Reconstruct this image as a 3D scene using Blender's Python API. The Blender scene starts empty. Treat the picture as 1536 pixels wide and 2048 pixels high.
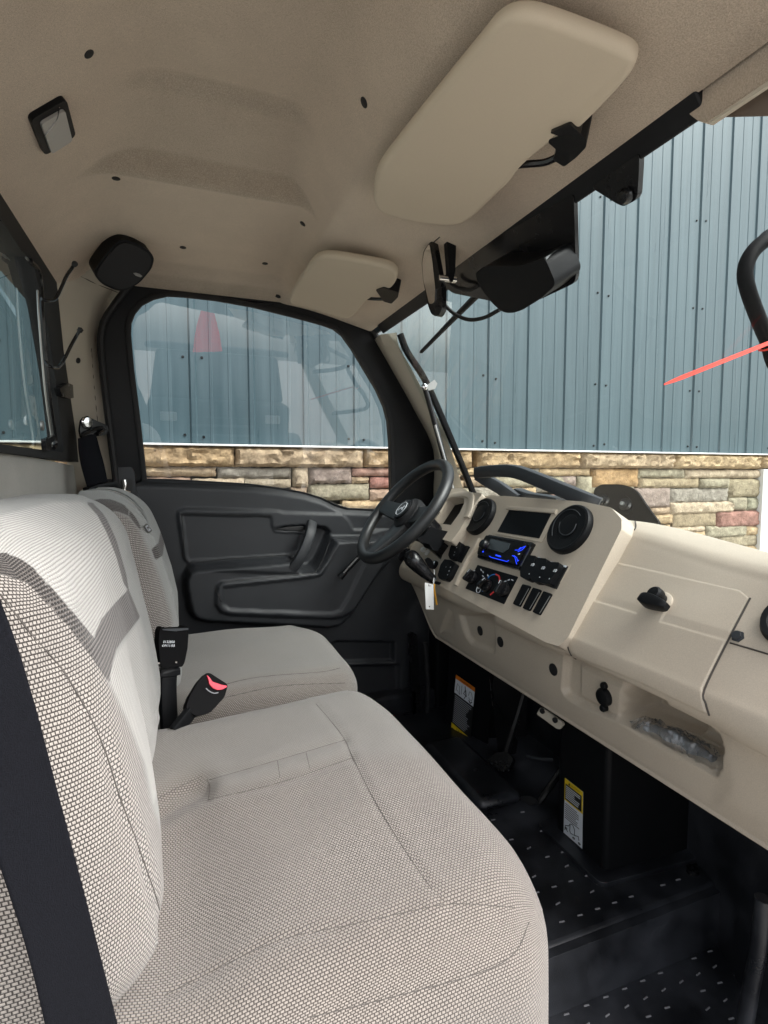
import bpy, bmesh, math, random
import numpy as np
from mathutils import Vector, Matrix
from mathutils.bvhtree import BVHTree
from mathutils.geometry import tessellate_polygon
random.seed(7)
sc = bpy.context.scene
COL = sc.collection
# ---------------------------------------------------------------- camera
F_PX, CX, CY = 1080.0, 768.0, 1024.0
PITCH = math.atan((CY - 945.0) / F_PX)
YAW = math.atan2((CX - 355.0) / F_PX * math.cos(PITCH), 1.0)
FWD = Vector((math.sin(YAW) * math.cos(PITCH), math.cos(YAW) * math.cos(PITCH), -math.sin(PITCH)))
RGT = Vector((math.cos(YAW), -math.sin(YAW), 0))
DWN = FWD.cross(RGT)
cam_d = bpy.data.cameras.new('camera'); cam = bpy.data.objects.new('camera', cam_d); COL.objects.link(cam)
cam_d.sensor_fit = 'VERTICAL'; cam_d.sensor_height = 24.0; cam_d.sensor_width = 18.0
cam_d.lens = 24.0 * F_PX / 2048.0
cam_d.clip_start = 0.02; cam_d.clip_end = 400
m3 = Matrix((RGT, -DWN, -FWD)).transposed()
cam.matrix_world = m3.to_4x4()
sc.camera = cam
# ---------------------------------------------------------------- light
world = bpy.data.worlds.new('World'); sc.world = world; world.use_nodes = True
wn = world.node_tree.nodes; wl = world.node_tree.links
sky = wn.new('ShaderNodeTexSky'); sky.sky_type = 'NISHITA'; sky.sun_disc = False
SUN_EL, SUN_AZ = math.radians(50), math.radians(140)      # azimuth clockwise from +Y
sky.sun_elevation = SUN_EL; sky.sun_rotation = SUN_AZ
sky.air_density = 1.0; sky.dust_density = 4.0; sky.ozone_density = 1.0
hsv = wn.new('ShaderNodeHueSaturation'); hsv.inputs['Saturation'].default_value = 0.30
wl.new(sky.outputs[0], hsv.inputs['Color'])
wl.new(hsv.outputs[0], wn['Background'].inputs['Color'])
wn['Background'].inputs['Strength'].default_value = 0.15
sun_d = bpy.data.lights.new('sun', 'SUN'); sun_d.energy = 1.0; sun_d.angle = math.radians(40); sun_d.color = (1, .965, .92)
sun = bpy.data.objects.new('sun', sun_d); COL.objects.link(sun)
sdir = Vector((math.sin(SUN_AZ) * math.cos(SUN_EL), math.cos(SUN_AZ) * math.cos(SUN_EL), math.sin(SUN_EL)))
sun.rotation_euler = sdir.to_track_quat('Z', 'Y').to_euler(); sun.location = sdir * 20
sc.view_settings.view_transform = 'Standard'; sc.view_settings.look = 'None'
sc.view_settings.exposure = 1.42; sc.view_settings.gamma = 1.0
sc.view_settings.use_curve_mapping = False
sc.cycles.max_bounces = 12; sc.cycles.diffuse_bounces = 6; sc.cycles.transparent_max_bounces = 16
# ---------------------------------------------------------------- measuring helpers (the photograph's own lens, surveyed to metres)
def ray(x, y): return RGT * ((x - CX) / F_PX) + DWN * ((y - CY) / F_PX) + FWD
def onY(x, y, Y): v = ray(x, y); return v * (Y / v.y)
def onX(x, y, X): v = ray(x, y); return v * (X / v.x)
def onZ(x, y, Z): v = ray(x, y); return v * (Z / v.z)
def onP(x, y, pl): v = ray(x, y); return v * (pl[0].dot(pl[1]) / v.dot(pl[1]))
def proj(p):
    z = p.dot(FWD); return CX + F_PX * p.dot(RGT) / z, CY + F_PX * p.dot(DWN) / z
def zm(s, ox, oy, pts): return [(x / s + ox, y / s + oy) for x, y in pts]
def sdf(P, poly, closed=True):
    """signed distance (inside positive) of Nx2 points to a polygon; unsigned negative distance for an open line"""
    P = np.asarray(P, float); A = np.asarray(poly, float)
    B = np.roll(A, -1, 0) if closed else A[1:]
    if not closed: A = A[:-1]
    d2 = np.full(len(P), 1e18); ins = np.zeros(len(P), bool)
    for a, b in zip(A, B):
        ab = b - a; t = np.clip(((P - a) @ ab) / max(ab @ ab, 1e-12), 0, 1)
        q = a + t[:, None] * ab; d2 = np.minimum(d2, ((P - q) ** 2).sum(1))
        if closed:
            c = ((a[1] > P[:, 1]) != (b[1] > P[:, 1]))
            dy = b[1] - a[1]
            xx = a[0] + (P[:, 1] - a[1]) * (ab[0] / (dy if abs(dy) > 1e-9 else 1e-9))
            ins ^= c & (P[:, 0] < xx)
    d = np.sqrt(d2)
    return np.where(ins, d, -d) if closed else -d
def sstep(x): x = np.clip(x, 0, 1); return x * x * (3 - 2 * x)
def projs(V):
    V = np.asarray(V); f = np.array(FWD); r = np.array(RGT); d = np.array(DWN)
    z = V @ f; return np.stack([CX + F_PX * (V @ r) / z, CY + F_PX * (V @ d) / z], 1)
# ---------------------------------------------------------------- scene graph helpers
WLOC = {}
def link(o, parent, c):
    COL.objects.link(o); WLOC[o.name] = Vector(c)
    if parent is not None:
        o.parent = parent; o.location = Vector(c) - WLOC[parent.name]
    else: o.location = c
def thing(name, label, cat, loc, group=None):
    o = bpy.data.objects.new(name, None); o.empty_display_size = .1
    link(o, None, Vector(loc)); o['label'] = label; o['category'] = cat
    if group: o['group'] = group
    return o
def tag(o, label, cat=None, group=None):
    o['label'] = label
    if cat: o['category'] = cat
    if group: o['group'] = group
    return o
def mk(name, V, Fc, mat, parent=None, smooth=True, sharp=40, bevel=0, seg=2, midx=None, uv=None):
    V = [Vector(v) for v in V]
    c = sum(V, Vector()) / len(V)
    me = bpy.data.meshes.new(name); me.from_pydata([v - c for v in V], [], Fc); me.validate()
    bm = bmesh.new(); bm.from_mesh(me)
    if uv is None: bmesh.ops.recalc_face_normals(bm, faces=bm.faces)
    bm.to_mesh(me); bm.free()
    for m in (mat if isinstance(mat, (list, tuple)) else [mat]): me.materials.append(m)
    if smooth:
        me.polygons.foreach_set('use_smooth', [True] * len(me.polygons))
        if sharp: me.set_sharp_from_angle(angle=math.radians(sharp))
    o = bpy.data.objects.new(name, me); link(o, parent, c)
    if bevel:
        b = o.modifiers.new('bevel', 'BEVEL'); b.width = bevel; b.segments = seg; b.limit_method = 'ANGLE'; b.angle_limit = math.radians(30)
        b.harden_normals = False
    return o
def roundpoly(P, r, n=5):
    P = [Vector(p) for p in P]
    if r <= 0: return P
    out = []
    N = len(P)
    for i in range(N):
        a, b, c = P[i - 1], P[i], P[(i + 1) % N]
        u = a - b; v = c - b; d = min(r, u.length * .45, v.length * .45)
        p, q = b + u.normalized() * d, b + v.normalized() * d
        for k in range(n + 1):
            t = k / n; out.append((1 - t) ** 2 * p + 2 * t * (1 - t) * b + t * t * q)
    return out
def prism(name, P, n, t, mat, parent, r=0, bevel=0.0015, base=0.0, hole=None, seg=2, sharp=40, rn=5):
    n = Vector(n).normalized(); P = roundpoly(P, r, rn); loops = [P]
    if hole: loops.append([Vector(h) for h in hole])
    flat = [p for l in loops for p in l]
    lo = [p + n * base for p in flat]; hi = [p + n * (base + t) for p in flat]
    N = len(flat); fc = []
    tri = tessellate_polygon(loops)
    for a, b, c in tri: fc += [(a, b, c), (c + N, b + N, a + N)]
    s = 0
    for l in loops:
        k = len(l)
        for i in range(k):
            a, b = s + i, s + (i + 1) % k; fc.append((a, b, b + N, a + N))
        s += k
    return mk(name, lo + hi, fc, mat, parent, bevel=bevel, seg=seg, sharp=sharp)
def plate(name, px, pl, t, mat, parent, r=0, bevel=0.0015, base=0.0, hole=None, seg=2):
    return prism(name, [onP(x, y, pl) for x, y in px], pl[1], t, mat, parent, r, bevel, base,
                 [onP(x, y, pl) for x, y in hole] if hole else None, seg)
def spline(P, n=6, closed=False):
    P = [Vector(p) for p in P]
    if len(P) < 3: return P
    out = []; N = len(P)
    for i in range(N if closed else N - 1):
        p0 = P[i - 1] if (i > 0 or closed) else P[0] * 2 - P[1]
        p1 = P[i]; p2 = P[(i + 1) % N]
        p3 = P[(i + 2) % N] if (i + 2 < N or closed) else p2 * 2 - p1
        for k in range(n):
            t = k / n
            out.append(.5 * ((2 * p1) + (p2 - p0) * t + (2 * p0 - 5 * p1 + 4 * p2 - p3) * t * t + (3 * p1 - p0 - 3 * p2 + p3) * t ** 3))
    if not closed: out.append(P[-1])
    return out
def sweep(name, P, prof, mat, parent, closed=False, up=None, scale=None, sharp=40, caps=True):
    """sweep a 2-D profile [(a,b)] along points"""
    P = [Vector(p) for p in P]; N = len(P); V = []; Fc = []; K = len(prof)
    T = []
    for i in range(N):
        a = P[i - 1] if (i > 0 or closed) else P[i]; b = P[(i + 1) % N] if (i < N - 1 or closed) else P[i]
        T.append((b - a).normalized())
    nrm = Vector(up) if up else (Vector((0, 0, 1)) if abs(T[0].z) < .9 else Vector((1, 0, 0)))
    nrm = (nrm - T[0] * nrm.dot(T[0])).normalized()
    for i in range(N):
        if up: nrm = Vector(up)
        nrm = (nrm - T[i] * nrm.dot(T[i])).normalized(); bi = T[i].cross(nrm)
        s = 1 if scale is None else scale[i]
        s2 = s if isinstance(s, tuple) else (s, s)
        for a, b in prof: V.append(P[i] + nrm * (a * s2[0]) + bi * (b * s2[1]))
    R = N if closed else N - 1
    for i in range(R):
        j = (i + 1) % N
        for k in range(K):
            l = (k + 1) % K; Fc.append((i * K + k, i * K + l, j * K + l, j * K + k))
    if not closed and caps: Fc += [tuple(range(K)), tuple(range((N - 1) * K, N * K))]
    return mk(name, V, Fc, mat, parent, sharp=sharp)
def circ(r, n=10): return [(r * math.cos(2 * math.pi * k / n), r * math.sin(2 * math.pi * k / n)) for k in range(n)]
def rect(a, b, c=0.0):
    if c <= 0: return [(-a, -b), (a, -b), (a, b), (-a, b)]
    return [(-a + c, -b), (a - c, -b), (a - c * .3, -b + c * .3), (a, -b + c), (a, b - c), (a - c * .3, b - c * .3), (a - c, b), (-a + c, b), (-a + c * .3, b - c * .3), (-a, b - c), (-a, -b + c), (-a + c * .3, -b + c * .3)]
def tube(name, P, r, mat, parent, n=10, closed=False, sm=6, scale=None):
    Q = spline(P, sm, closed) if sm else [Vector(p) for p in P]
    return sweep(name, Q, circ(r, n), mat, parent, closed, scale=scale)
def pillow(name, Q, n, t, r, mat, parent, base=0.0, seg=5):
    """closed outline with fully rounded edges, like a padded board"""
    n = Vector(n).normalized(); N = len(Q); nin = []
    for i in range(N):
        d = (Q[(i + 1) % N] - Q[i - 1]).normalized(); nin.append(n.cross(d))
    c = sum(Q, Vector()) / N
    if sum(nin[i].dot(c - Q[i]) for i in range(N)) < 0: nin = [-v for v in nin]
    V = []; R = 0
    for k in range(2 * seg + 1):
        a = -math.pi / 2 + math.pi * k / (2 * seg)
        h = (base + r if a < 0 else base + t - r) + math.sin(a) * r
        for i in range(N): V.append(Q[i] + nin[i] * (r * (1 - math.cos(a))) + n * h)
        R += 1
    Fc = [(j * N + i, j * N + (i + 1) % N, (j + 1) * N + (i + 1) % N, (j + 1) * N + i) for j in range(R - 1) for i in range(N)]
    for off in (0, (R - 1) * N):
        Fc += [tuple(off + q for q in tri) for tri in tessellate_polygon([V[off:off + N]])]
    return mk(name, V, Fc, mat, parent, sharp=0)
def lathe(name, prof, c, axis, mat, parent, n=32, sharp=35, sx=1.0):
    """prof: [(radius, height)] along axis"""
    ax = Vector(axis).normalized(); u = ax.orthogonal().normalized()
    if abs(ax.y) < .98: u = Vector((0, 1, 0)); u = (u - ax * u.dot(ax)).normalized()
    w = ax.cross(u); c = Vector(c); V = []; Fc = []
    for r, h in prof:
        for k in range(n):
            t = 2 * math.pi * k / n; V.append(c + ax * h + u * (r * math.cos(t) * sx) + w * (r * math.sin(t)))
    for i in range(len(prof) - 1):
        for k in range(n):
            l = (k + 1) % n; Fc.append((i * n + k, i * n + l, (i + 1) * n + l, (i + 1) * n + k))
    Fc += [tuple(range(n)), tuple(range((len(prof) - 1) * n, len(prof) * n))]
    return mk(name, V, Fc, mat, parent, sharp=sharp)
def box(name, lo, hi, mat, parent, bevel=0.003, seg=2):
    x0, y0, z0 = lo; x1, y1, z1 = hi
    V = [(x, y, z) for x in (x0, x1) for y in (y0, y1) for z in (z0, z1)]
    return mk(name, V, [(0, 1, 3, 2), (4, 6, 7, 5), (0, 4, 5, 1), (2, 3, 7, 6), (0, 2, 6, 4), (1, 5, 7, 3)], mat, parent, bevel=bevel, seg=seg)
def obox(name, c, ex, ey, ez, mat, parent, bevel=0.002, seg=2):
    """oriented box: half-extent vectors"""
    c, ex, ey, ez = map(Vector, (c, ex, ey, ez))
    V = [c + ex * a + ey * b + ez * d for a in (-1, 1) for b in (-1, 1) for d in (-1, 1)]
    return mk(name, V, [(0, 1, 3, 2), (4, 6, 7, 5), (0, 4, 5, 1), (2, 3, 7, 6), (0, 2, 6, 4), (1, 5, 7, 3)], mat, parent, bevel=bevel, seg=seg)
def grid(name, rows, mat, parent, sharp=0, solid=0, attrs=None, uv=None, closed=False):
    R = len(rows); K = len(rows[0]); V = [Vector(p) for r in rows for p in r]; Fc = []
    for i in range(R - 1):
        for k in range(K if closed else K - 1):
            l = (k + 1) % K; Fc.append((i * K + k, i * K + l, (i + 1) * K + l, (i + 1) * K + k))
    o = mk(name, V, Fc, mat, parent, sharp=sharp)
    if solid:
        s = o.modifiers.new('solid', 'SOLIDIFY'); s.thickness = solid; s.offset = -1
    return o
def bvh(o):
    w = WLOC[o.name]; me = o.data
    return BVHTree.FromPolygons([v.co + w for v in me.vertices], [tuple(p.vertices) for p in me.polygons])
def hit(tree, x, y):
    v = ray(x, y).normalized(); h = tree.ray_cast(Vector((0, 0, 0)), v)
    if h[0] is None: return None
    n = h[1]
    if n.dot(v) > 0: n = -n
    return h[0], n
def seam(name, tree, px, r, mat, parent, lift=0.0, sub=10):
    """a thin line laid on a surface along a pixel path"""
    pts = []; px = [(v.x, v.y) for v in spline([Vector((x, y, 0)) for x, y in px], 4)]; sub = 4
    for (x0, y0), (x1, y1) in zip(px[:-1], px[1:]):
        for k in range(sub):
            t = k / sub; h = hit(tree, x0 + (x1 - x0) * t, y0 + (y1 - y0) * t)
            if h: pts.append(h[0] + h[1] * lift)
    h = hit(tree, *px[-1])
    if h: pts.append(h[0] + h[1] * lift)
    if len(pts) < 3: return None
    return sweep(name, pts, circ(r, 5), mat, parent)
def text(name, s, o, right, up, size, mat, parent, depth=0.0, align='CENTER'):
    cu = bpy.data.curves.new(name, 'FONT'); cu.body = s; cu.size = size; cu.align_x = align; cu.align_y = 'CENTER'; cu.extrude = depth; cu.resolution_u = 2
    ob = bpy.data.objects.new('tmp', cu); COL.objects.link(ob); bpy.context.view_layer.update()
    me = bpy.data.meshes.new_from_object(ob.evaluated_get(bpy.context.evaluated_depsgraph_get()))
    bpy.data.objects.remove(ob); bpy.data.curves.remove(cu)
    r = Vector(right).normalized(); u = Vector(up).normalized(); n = r.cross(u); M4 = Matrix((r, u, n)).transposed().to_4x4()
    me.transform(M4); me.materials.clear(); me.materials.append(mat)
    t = bpy.data.objects.new(name, me); link(t, parent, Vector(o)); return t
def dup(src, parent, off, mat=None):
    o = src.copy(); COL.objects.link(o); WLOC[o.name] = WLOC[src.name] + Vector(off)
    o.parent = parent; o.location = WLOC[o.name] - WLOC[parent.name]
    return o
def rbox(lo, hi, R, step):
    """rounded box: returns verts (list of np), quads, flat-box coords and face ids for uv work"""
    lo = np.array(lo, float); hi = np.array(hi, float); key = {}; V = []; Q = []; Fc = []; Fid = []
    def add(p):
        k = tuple(np.round(p, 5))
        if k not in key:
            key[k] = len(V); V.append(p.copy())
        return key[k]
    for ax in range(3):
        a, b = [i for i in range(3) if i != ax]
        def ticks(i):
            n = max(3, int((hi[i] - lo[i] - 2 * R) / step)); m = 5
            e = R * (1 - np.tan(np.linspace(1, 0, m, endpoint=False) * math.pi / 4))
            return np.concatenate([lo[i] + e, np.linspace(lo[i] + R, hi[i] - R, n), (hi[i] - e)[::-1]])
        ta, tb = ticks(a), ticks(b)
        for side in (0, 1):
            idx = []
            for u in ta:
                row = []
                for w in tb:
                    p = np.zeros(3); p[ax] = (lo, hi)[side][ax]; p[a] = u; p[b] = w
                    row.append(add(p))
                idx.append(row)
            for i in range(len(ta) - 1):
                for j in range(len(tb) - 1):
                    q = (idx[i][j], idx[i + 1][j], idx[i + 1][j + 1], idx[i][j + 1])
                    Fc.append(q); Fid.append((ax, side))
    V = np.array(V); C = np.clip(V, lo + R, hi - R); d = V - C
    L = np.linalg.norm(d, axis=1); L[L < 1e-9] = 1
    out = C + d / L[:, None] * R
    return out, Fc, V, Fid
# ---------------------------------------------------------------- materials
def base_mat(name):
    m = bpy.data.materials.new(name); m.use_nodes = True
    return m, m.node_tree.nodes, m.node_tree.links, m.node_tree.nodes['Principled BSDF']
def mix(nt, a, b, fac, mode='MIX'):
    n = nt.nodes.new('ShaderNodeMix'); n.data_type = 'RGBA'; n.blend_type = mode
    for s, v in ((n.inputs[0], fac), (n.inputs[6], a), (n.inputs[7], b)):
        if hasattr(v, 'is_output'): nt.links.new(v, s)
        elif isinstance(v, (tuple, list)): s.default_value = (*v, 1) if len(v) == 3 else v
        else: s.default_value = v
    return n.outputs[2]
def math_n(nt, op, a, b=0.0, clamp=False):
    n = nt.nodes.new('ShaderNodeMath'); n.operation = op; n.use_clamp = clamp
    for s, v in ((n.inputs[0], a), (n.inputs[1], b)):
        if hasattr(v, 'is_output'): nt.links.new(v, s)
        else: s.default_value = v
    return n.outputs[0]
def noise(nt, scale, detail=3, rough=.55, vec=None):
    n = nt.nodes.new('ShaderNodeTexNoise'); n.inputs['Scale'].default_value = scale; n.inputs['Detail'].default_value = detail
    n.inputs['Roughness'].default_value = rough
    if vec is None:
        g = nt.nodes.new('ShaderNodeNewGeometry'); vec = g.outputs['Position']
    nt.links.new(vec, n.inputs['Vector']); return n.outputs['Fac']
def ramp(nt, fac, lo, hi):
    n = nt.nodes.new('ShaderNodeMapRange'); n.inputs[1].default_value = lo; n.inputs[2].default_value = hi
    nt.links.new(fac, n.inputs[0]); return n.outputs[0]
def M(name, col, rough=.5, metal=0., bump=0., bscale=900., var=0., vscale=6., spec=.5, col2=None, dust=0., dustcol=(.3, .3, .3), rvar=0., bdist=.001, fine=0., fscale=1500., aniso=0, sheen=0):
    m, N, L, p = base_mat(name); nt = m.node_tree
    p.inputs['Roughness'].default_value = rough; p.inputs['Metallic'].default_value = metal
    p.inputs['Specular IOR Level'].default_value = spec
    c = None
    if sheen: p.inputs['Sheen Weight'].default_value = sheen; p.inputs['Sheen Roughness'].default_value = .6; p.inputs['Sheen Tint'].default_value = (*[min(1, c * 2.6) for c in col], 1)
    if var:
        f = ramp(nt, noise(nt, vscale, 5), .3, .7)
        c2 = col2 or tuple(min(1, x * (1 + var)) for x in col)
        c1 = tuple(x * (1 - var) for x in col) if not col2 else col
        c = mix(nt, c1, c2, f)
    if fine:
        f = ramp(nt, noise(nt, fscale, 2), .3, .7)
        c = mix(nt, c if c is not None else col, mix(nt, (1 - fine,) * 3, (1 + fine,) * 3, f), 1.0, 'MULTIPLY')
    if dust:
        f = math_n(nt, 'MULTIPLY', ramp(nt, noise(nt, 7, 5, .55), .42, .78), dust)
        c = mix(nt, c if c is not None else col, dustcol, f)
    if c is None: p.inputs['Base Color'].default_value = (*col, 1)
    else: L.new(c, p.inputs['Base Color'])
    if rvar:
        f = noise(nt, 14, 6, .6); r = nt.nodes.new('ShaderNodeMapRange'); L.new(f, r.inputs[0])
        r.inputs[1].default_value = .3; r.inputs[2].default_value = .7; r.inputs[3].default_value = max(.05, rough - rvar); r.inputs[4].default_value = min(1, rough + rvar)
        L.new(r.outputs[0], p.inputs['Roughness'])
    if bump:
        b = N.new('ShaderNodeBump'); b.inputs['Strength'].default_value = bump; b.inputs['Distance'].default_value = bdist
        L.new(noise(nt, bscale, 3), b.inputs['Height']); L.new(b.outputs[0], p.inputs['Normal'])
    return m
def emis(name, col, s):
    m, N, L, p = base_mat(name); p.inputs['Base Color'].default_value = (0.01, .01, .01, 1)
    p.inputs['Emission Color'].default_value = (*col, 1); p.inputs['Emission Strength'].default_value = s; return m
def glass(name, tint=(.93, .96, .95), ior=1.5, dirt=0.0, boost=1.0):
    m, N, L, p = base_mat(name); nt = m.node_tree; N.remove(p)
    t = N.new('ShaderNodeBsdfTransparent'); t.inputs[0].default_value = (*tint, 1)
    g = N.new('ShaderNodeBsdfGlossy'); g.inputs['Roughness'].default_value = 0.0; g.inputs[0].default_value = (1, 1, 1, 1)
    fr = N.new('ShaderNodeFresnel'); fr.inputs[0].default_value = ior
    x = N.new('ShaderNodeMixShader'); L.new(math_n(nt, 'MULTIPLY', fr.outputs[0], boost, True), x.inputs[0]); L.new(t.outputs[0], x.inputs[1]); L.new(g.outputs[0], x.inputs[2])
    out = x.outputs[0]
    if dirt:
        d = N.new('ShaderNodeBsdfDiffuse'); d.inputs[0].default_value = (.7, .72, .72, 1)
        x2 = N.new('ShaderNodeMixShader')
        L.new(math_n(nt, 'MULTIPLY', ramp(nt, noise(nt, 7, 6, .6), .2, .85), dirt), x2.inputs[0]); L.new(out, x2.inputs[1]); L.new(d.outputs[0], x2.inputs[2]); out = x2.outputs[0]
    L.new(out, N['Material Output'].inputs[0]); return m
BEIGE = M('beige_plastic', (.50, .432, .345), .50, bump=.35, bscale=1100, var=.035, vscale=5, fine=.10, fscale=800, spec=.45, bdist=.0007, rvar=.08, dust=.22, dustcol=(.60, .54, .45))
BEIGE_SM = M('beige_pillar', (.47, .425, .345), .55, bump=.08, bscale=1200, var=.04, spec=.35)
FELT = M('headliner_felt', (.37, .312, .25), 1.0, bump=.7, bscale=1400, var=.09, vscale=14, fine=.30, fscale=650, spec=.05, sheen=1.0, bdist=.0012)
VINYL = M('visor_vinyl', (.53, .455, .35), .6, bump=.25, bscale=2200, var=.02, fine=.04, spec=.3)
CARPET = M('grey_carpet', (.40, .385, .355), .95, bump=.5, bscale=1300, var=.08, vscale=8, fine=.15, fscale=800, spec=.1, sheen=.2)
BLACK = M('black_plastic', (.006, .0065, .0075), .46, bump=.25, bscale=1600, spec=.18, rvar=.08)
BLACK_SM = M('black_gloss', (.007, .007, .008), .25, spec=.45, rvar=.06)
RUBBER = M('black_rubber', (.014, .014, .015), .65, bump=.15, bscale=900, spec=.35)
DOOR = M('door_plastic', (.021, .023, .026), .44, bump=.4, bscale=1300, spec=.45, var=.06, vscale=9, rvar=.05)
DOORB = M('door_frame_black', (.008, .0085, .010), .5, bump=.25, bscale=1300, spec=.28, rvar=.05)
GREYP = M('grey_plastic', (.032, .036, .041), .5, bump=.2, bscale=1500, spec=.5)
FLOORM = M('floor_plastic', (.010, .011, .0135), .36, bump=.4, bscale=500, spec=.5, dust=.6, dustcol=(.10, .107, .125), rvar=.10)
WEB = M('belt_webbing', (.006, .0065, .009), .8, bump=.5, bscale=1500, spec=.1, fine=.3, fscale=900)
CHROME = M('chrome', (.8, .8, .8), .15, metal=1)
STEEL = M('steel', (.36, .36, .35), .45, metal=1, rvar=.1)
WHITE = M('white_paint', (.78, .78, .76), .5)
PAPER = M('white_tag', (.85, .85, .83), .6)
YELLOW = M('yellow_print', (.80, .58, .02), .5)
ORANGE = M('orange_print', (.72, .19, .01), .5)
PRINT_B = M('black_print', (.012, .012, .012), .5)
PRINT_W = M('pale_print', (.70, .74, .78), .5)
GREY_T = M('grey_print', (.30, .31, .33), .5)
RED = M('red_plastic', (.75, .02, .03), .35)
REDTIE = M('red_tie', (.85, .045, .02), .4)
REDBTN = M('red_button', (.80, .01, .05), .35)
BLUE = M('blue_print', (.03, .22, .65), .4)
REDP = M('red_print', (.75, .05, .05), .4)
LED = emis('blue_backlight', (.01, .05, 1.0), .7)
WHEELM = M('wheel_rubber', (.016, .017, .018), .38, bump=.2, bscale=1200, spec=.5)
SCREEN = M('dark_screen', (.003, .003, .0035), .3, spec=.12)
LCD = M('lcd_grey', (.05, .06, .065), .25)
LENS = M('lamp_lens', (.34, .33, .31), .3, bump=.3, bscale=400)
GLASS_W = glass('windshield_glass', (.87, .93, .925), 1.5, .006, .5)
GLASS_D = glass('door_glass', (.84, .875, .885), 1.5, .006, 2.8)
GLASS_R = glass('rear_glass', (.74, .85, .84), 1.5, .05, 1.6)
MIRROR = M('mirror_face', (.8, .8, .8), .02, metal=1)
CLEARBAG = glass('clear_film', (.96, .97, .98), 1.45, .10, 1.8)
MANUAL = M('grey_booklet', (.20, .21, .22), .7, bump=.4, bscale=90, var=.25, vscale=40)
SEAMD = M('dark_thread', (.085, .077, .07), .9)  # dark thread of the seat stitching and emblem
SEAMB = M('groove_dark', (.05, .043, .036), .8)
def siding_mat():
    m, N, L, p = base_mat('charcoal_siding'); nt = m.node_tree
    g = N.new('ShaderNodeNewGeometry'); mp = N.new('ShaderNodeMapping'); mp.inputs['Scale'].default_value = (9, 1, .35); L.new(g.outputs['Position'], mp.inputs[0])
    st = ramp(nt, noise(nt, 2.2, 6, .65, mp.outputs[0]), .3, .7); oi = N.new('ShaderNodeObjectInfo')
    c = mix(nt, (.036, .066, .078), (.060, .097, .111), st); c = mix(nt, c, mix(nt, (.9, .9, .9), (1.12, 1.12, 1.12), oi.outputs['Random']), 1, 'MULTIPLY')
    L.new(c, p.inputs['Base Color']); r = N.new('ShaderNodeMapRange'); L.new(st, r.inputs[0]); r.inputs[3].default_value = .26; r.inputs[4].default_value = .40; L.new(r.outputs[0], p.inputs['Roughness'])
    b = N.new('ShaderNodeBump'); b.inputs['Strength'].default_value = .12; b.inputs['Distance'].default_value = .01; L.new(noise(nt, 2.0, 3, .5), b.inputs['Height']); L.new(b.outputs[0], p.inputs['Normal'])
    return m
SIDING = siding_mat()
TRIMW = M('white_flashing', (.80, .80, .78), .45)
MORTAR = M('mortar', (.10, .088, .072), .95, bump=.6, bscale=80, bdist=.01)
GROUND = M('gravel_ground', (.42, .40, .37), .95, bump=.8, bscale=60, var=.25, vscale=40, bdist=.02)
DARKCAR = M('dark_paint', (.010, .011, .013), .8, spec=.1)
def stone_mat(joined=False):
    m, N, L, p = base_mat('ledge_stone'); nt = m.node_tree
    oi = N.new('ShaderNodeObjectInfo')
    if joined: oi = N.new('ShaderNodeAttribute'); oi.attribute_name = 'tone'
    f = ramp(nt, noise(nt, 16, 7, .65), .3, .72); f2 = ramp(nt, noise(nt, 70, 5, .7), .35, .75)
    c = mix(nt, oi.outputs['Color'], mix(nt, (.55, .50, .45), (1.25, 1.22, 1.15), f), 1, 'MULTIPLY')
    c = mix(nt, c, mix(nt, (.72, .70, .68), (1.12, 1.12, 1.1), f2), 1, 'MULTIPLY')
    L.new(c, p.inputs['Base Color']); p.inputs['Roughness'].default_value = .92
    b = N.new('ShaderNodeBump'); b.inputs['Strength'].default_value = .9; b.inputs['Distance'].default_value = .012
    L.new(noise(nt, 34, 8, .65), b.inputs['Height']); L.new(b.outputs[0], p.inputs['Normal']); return m
STONE = stone_mat(); STONE_J = stone_mat(True)
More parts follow.
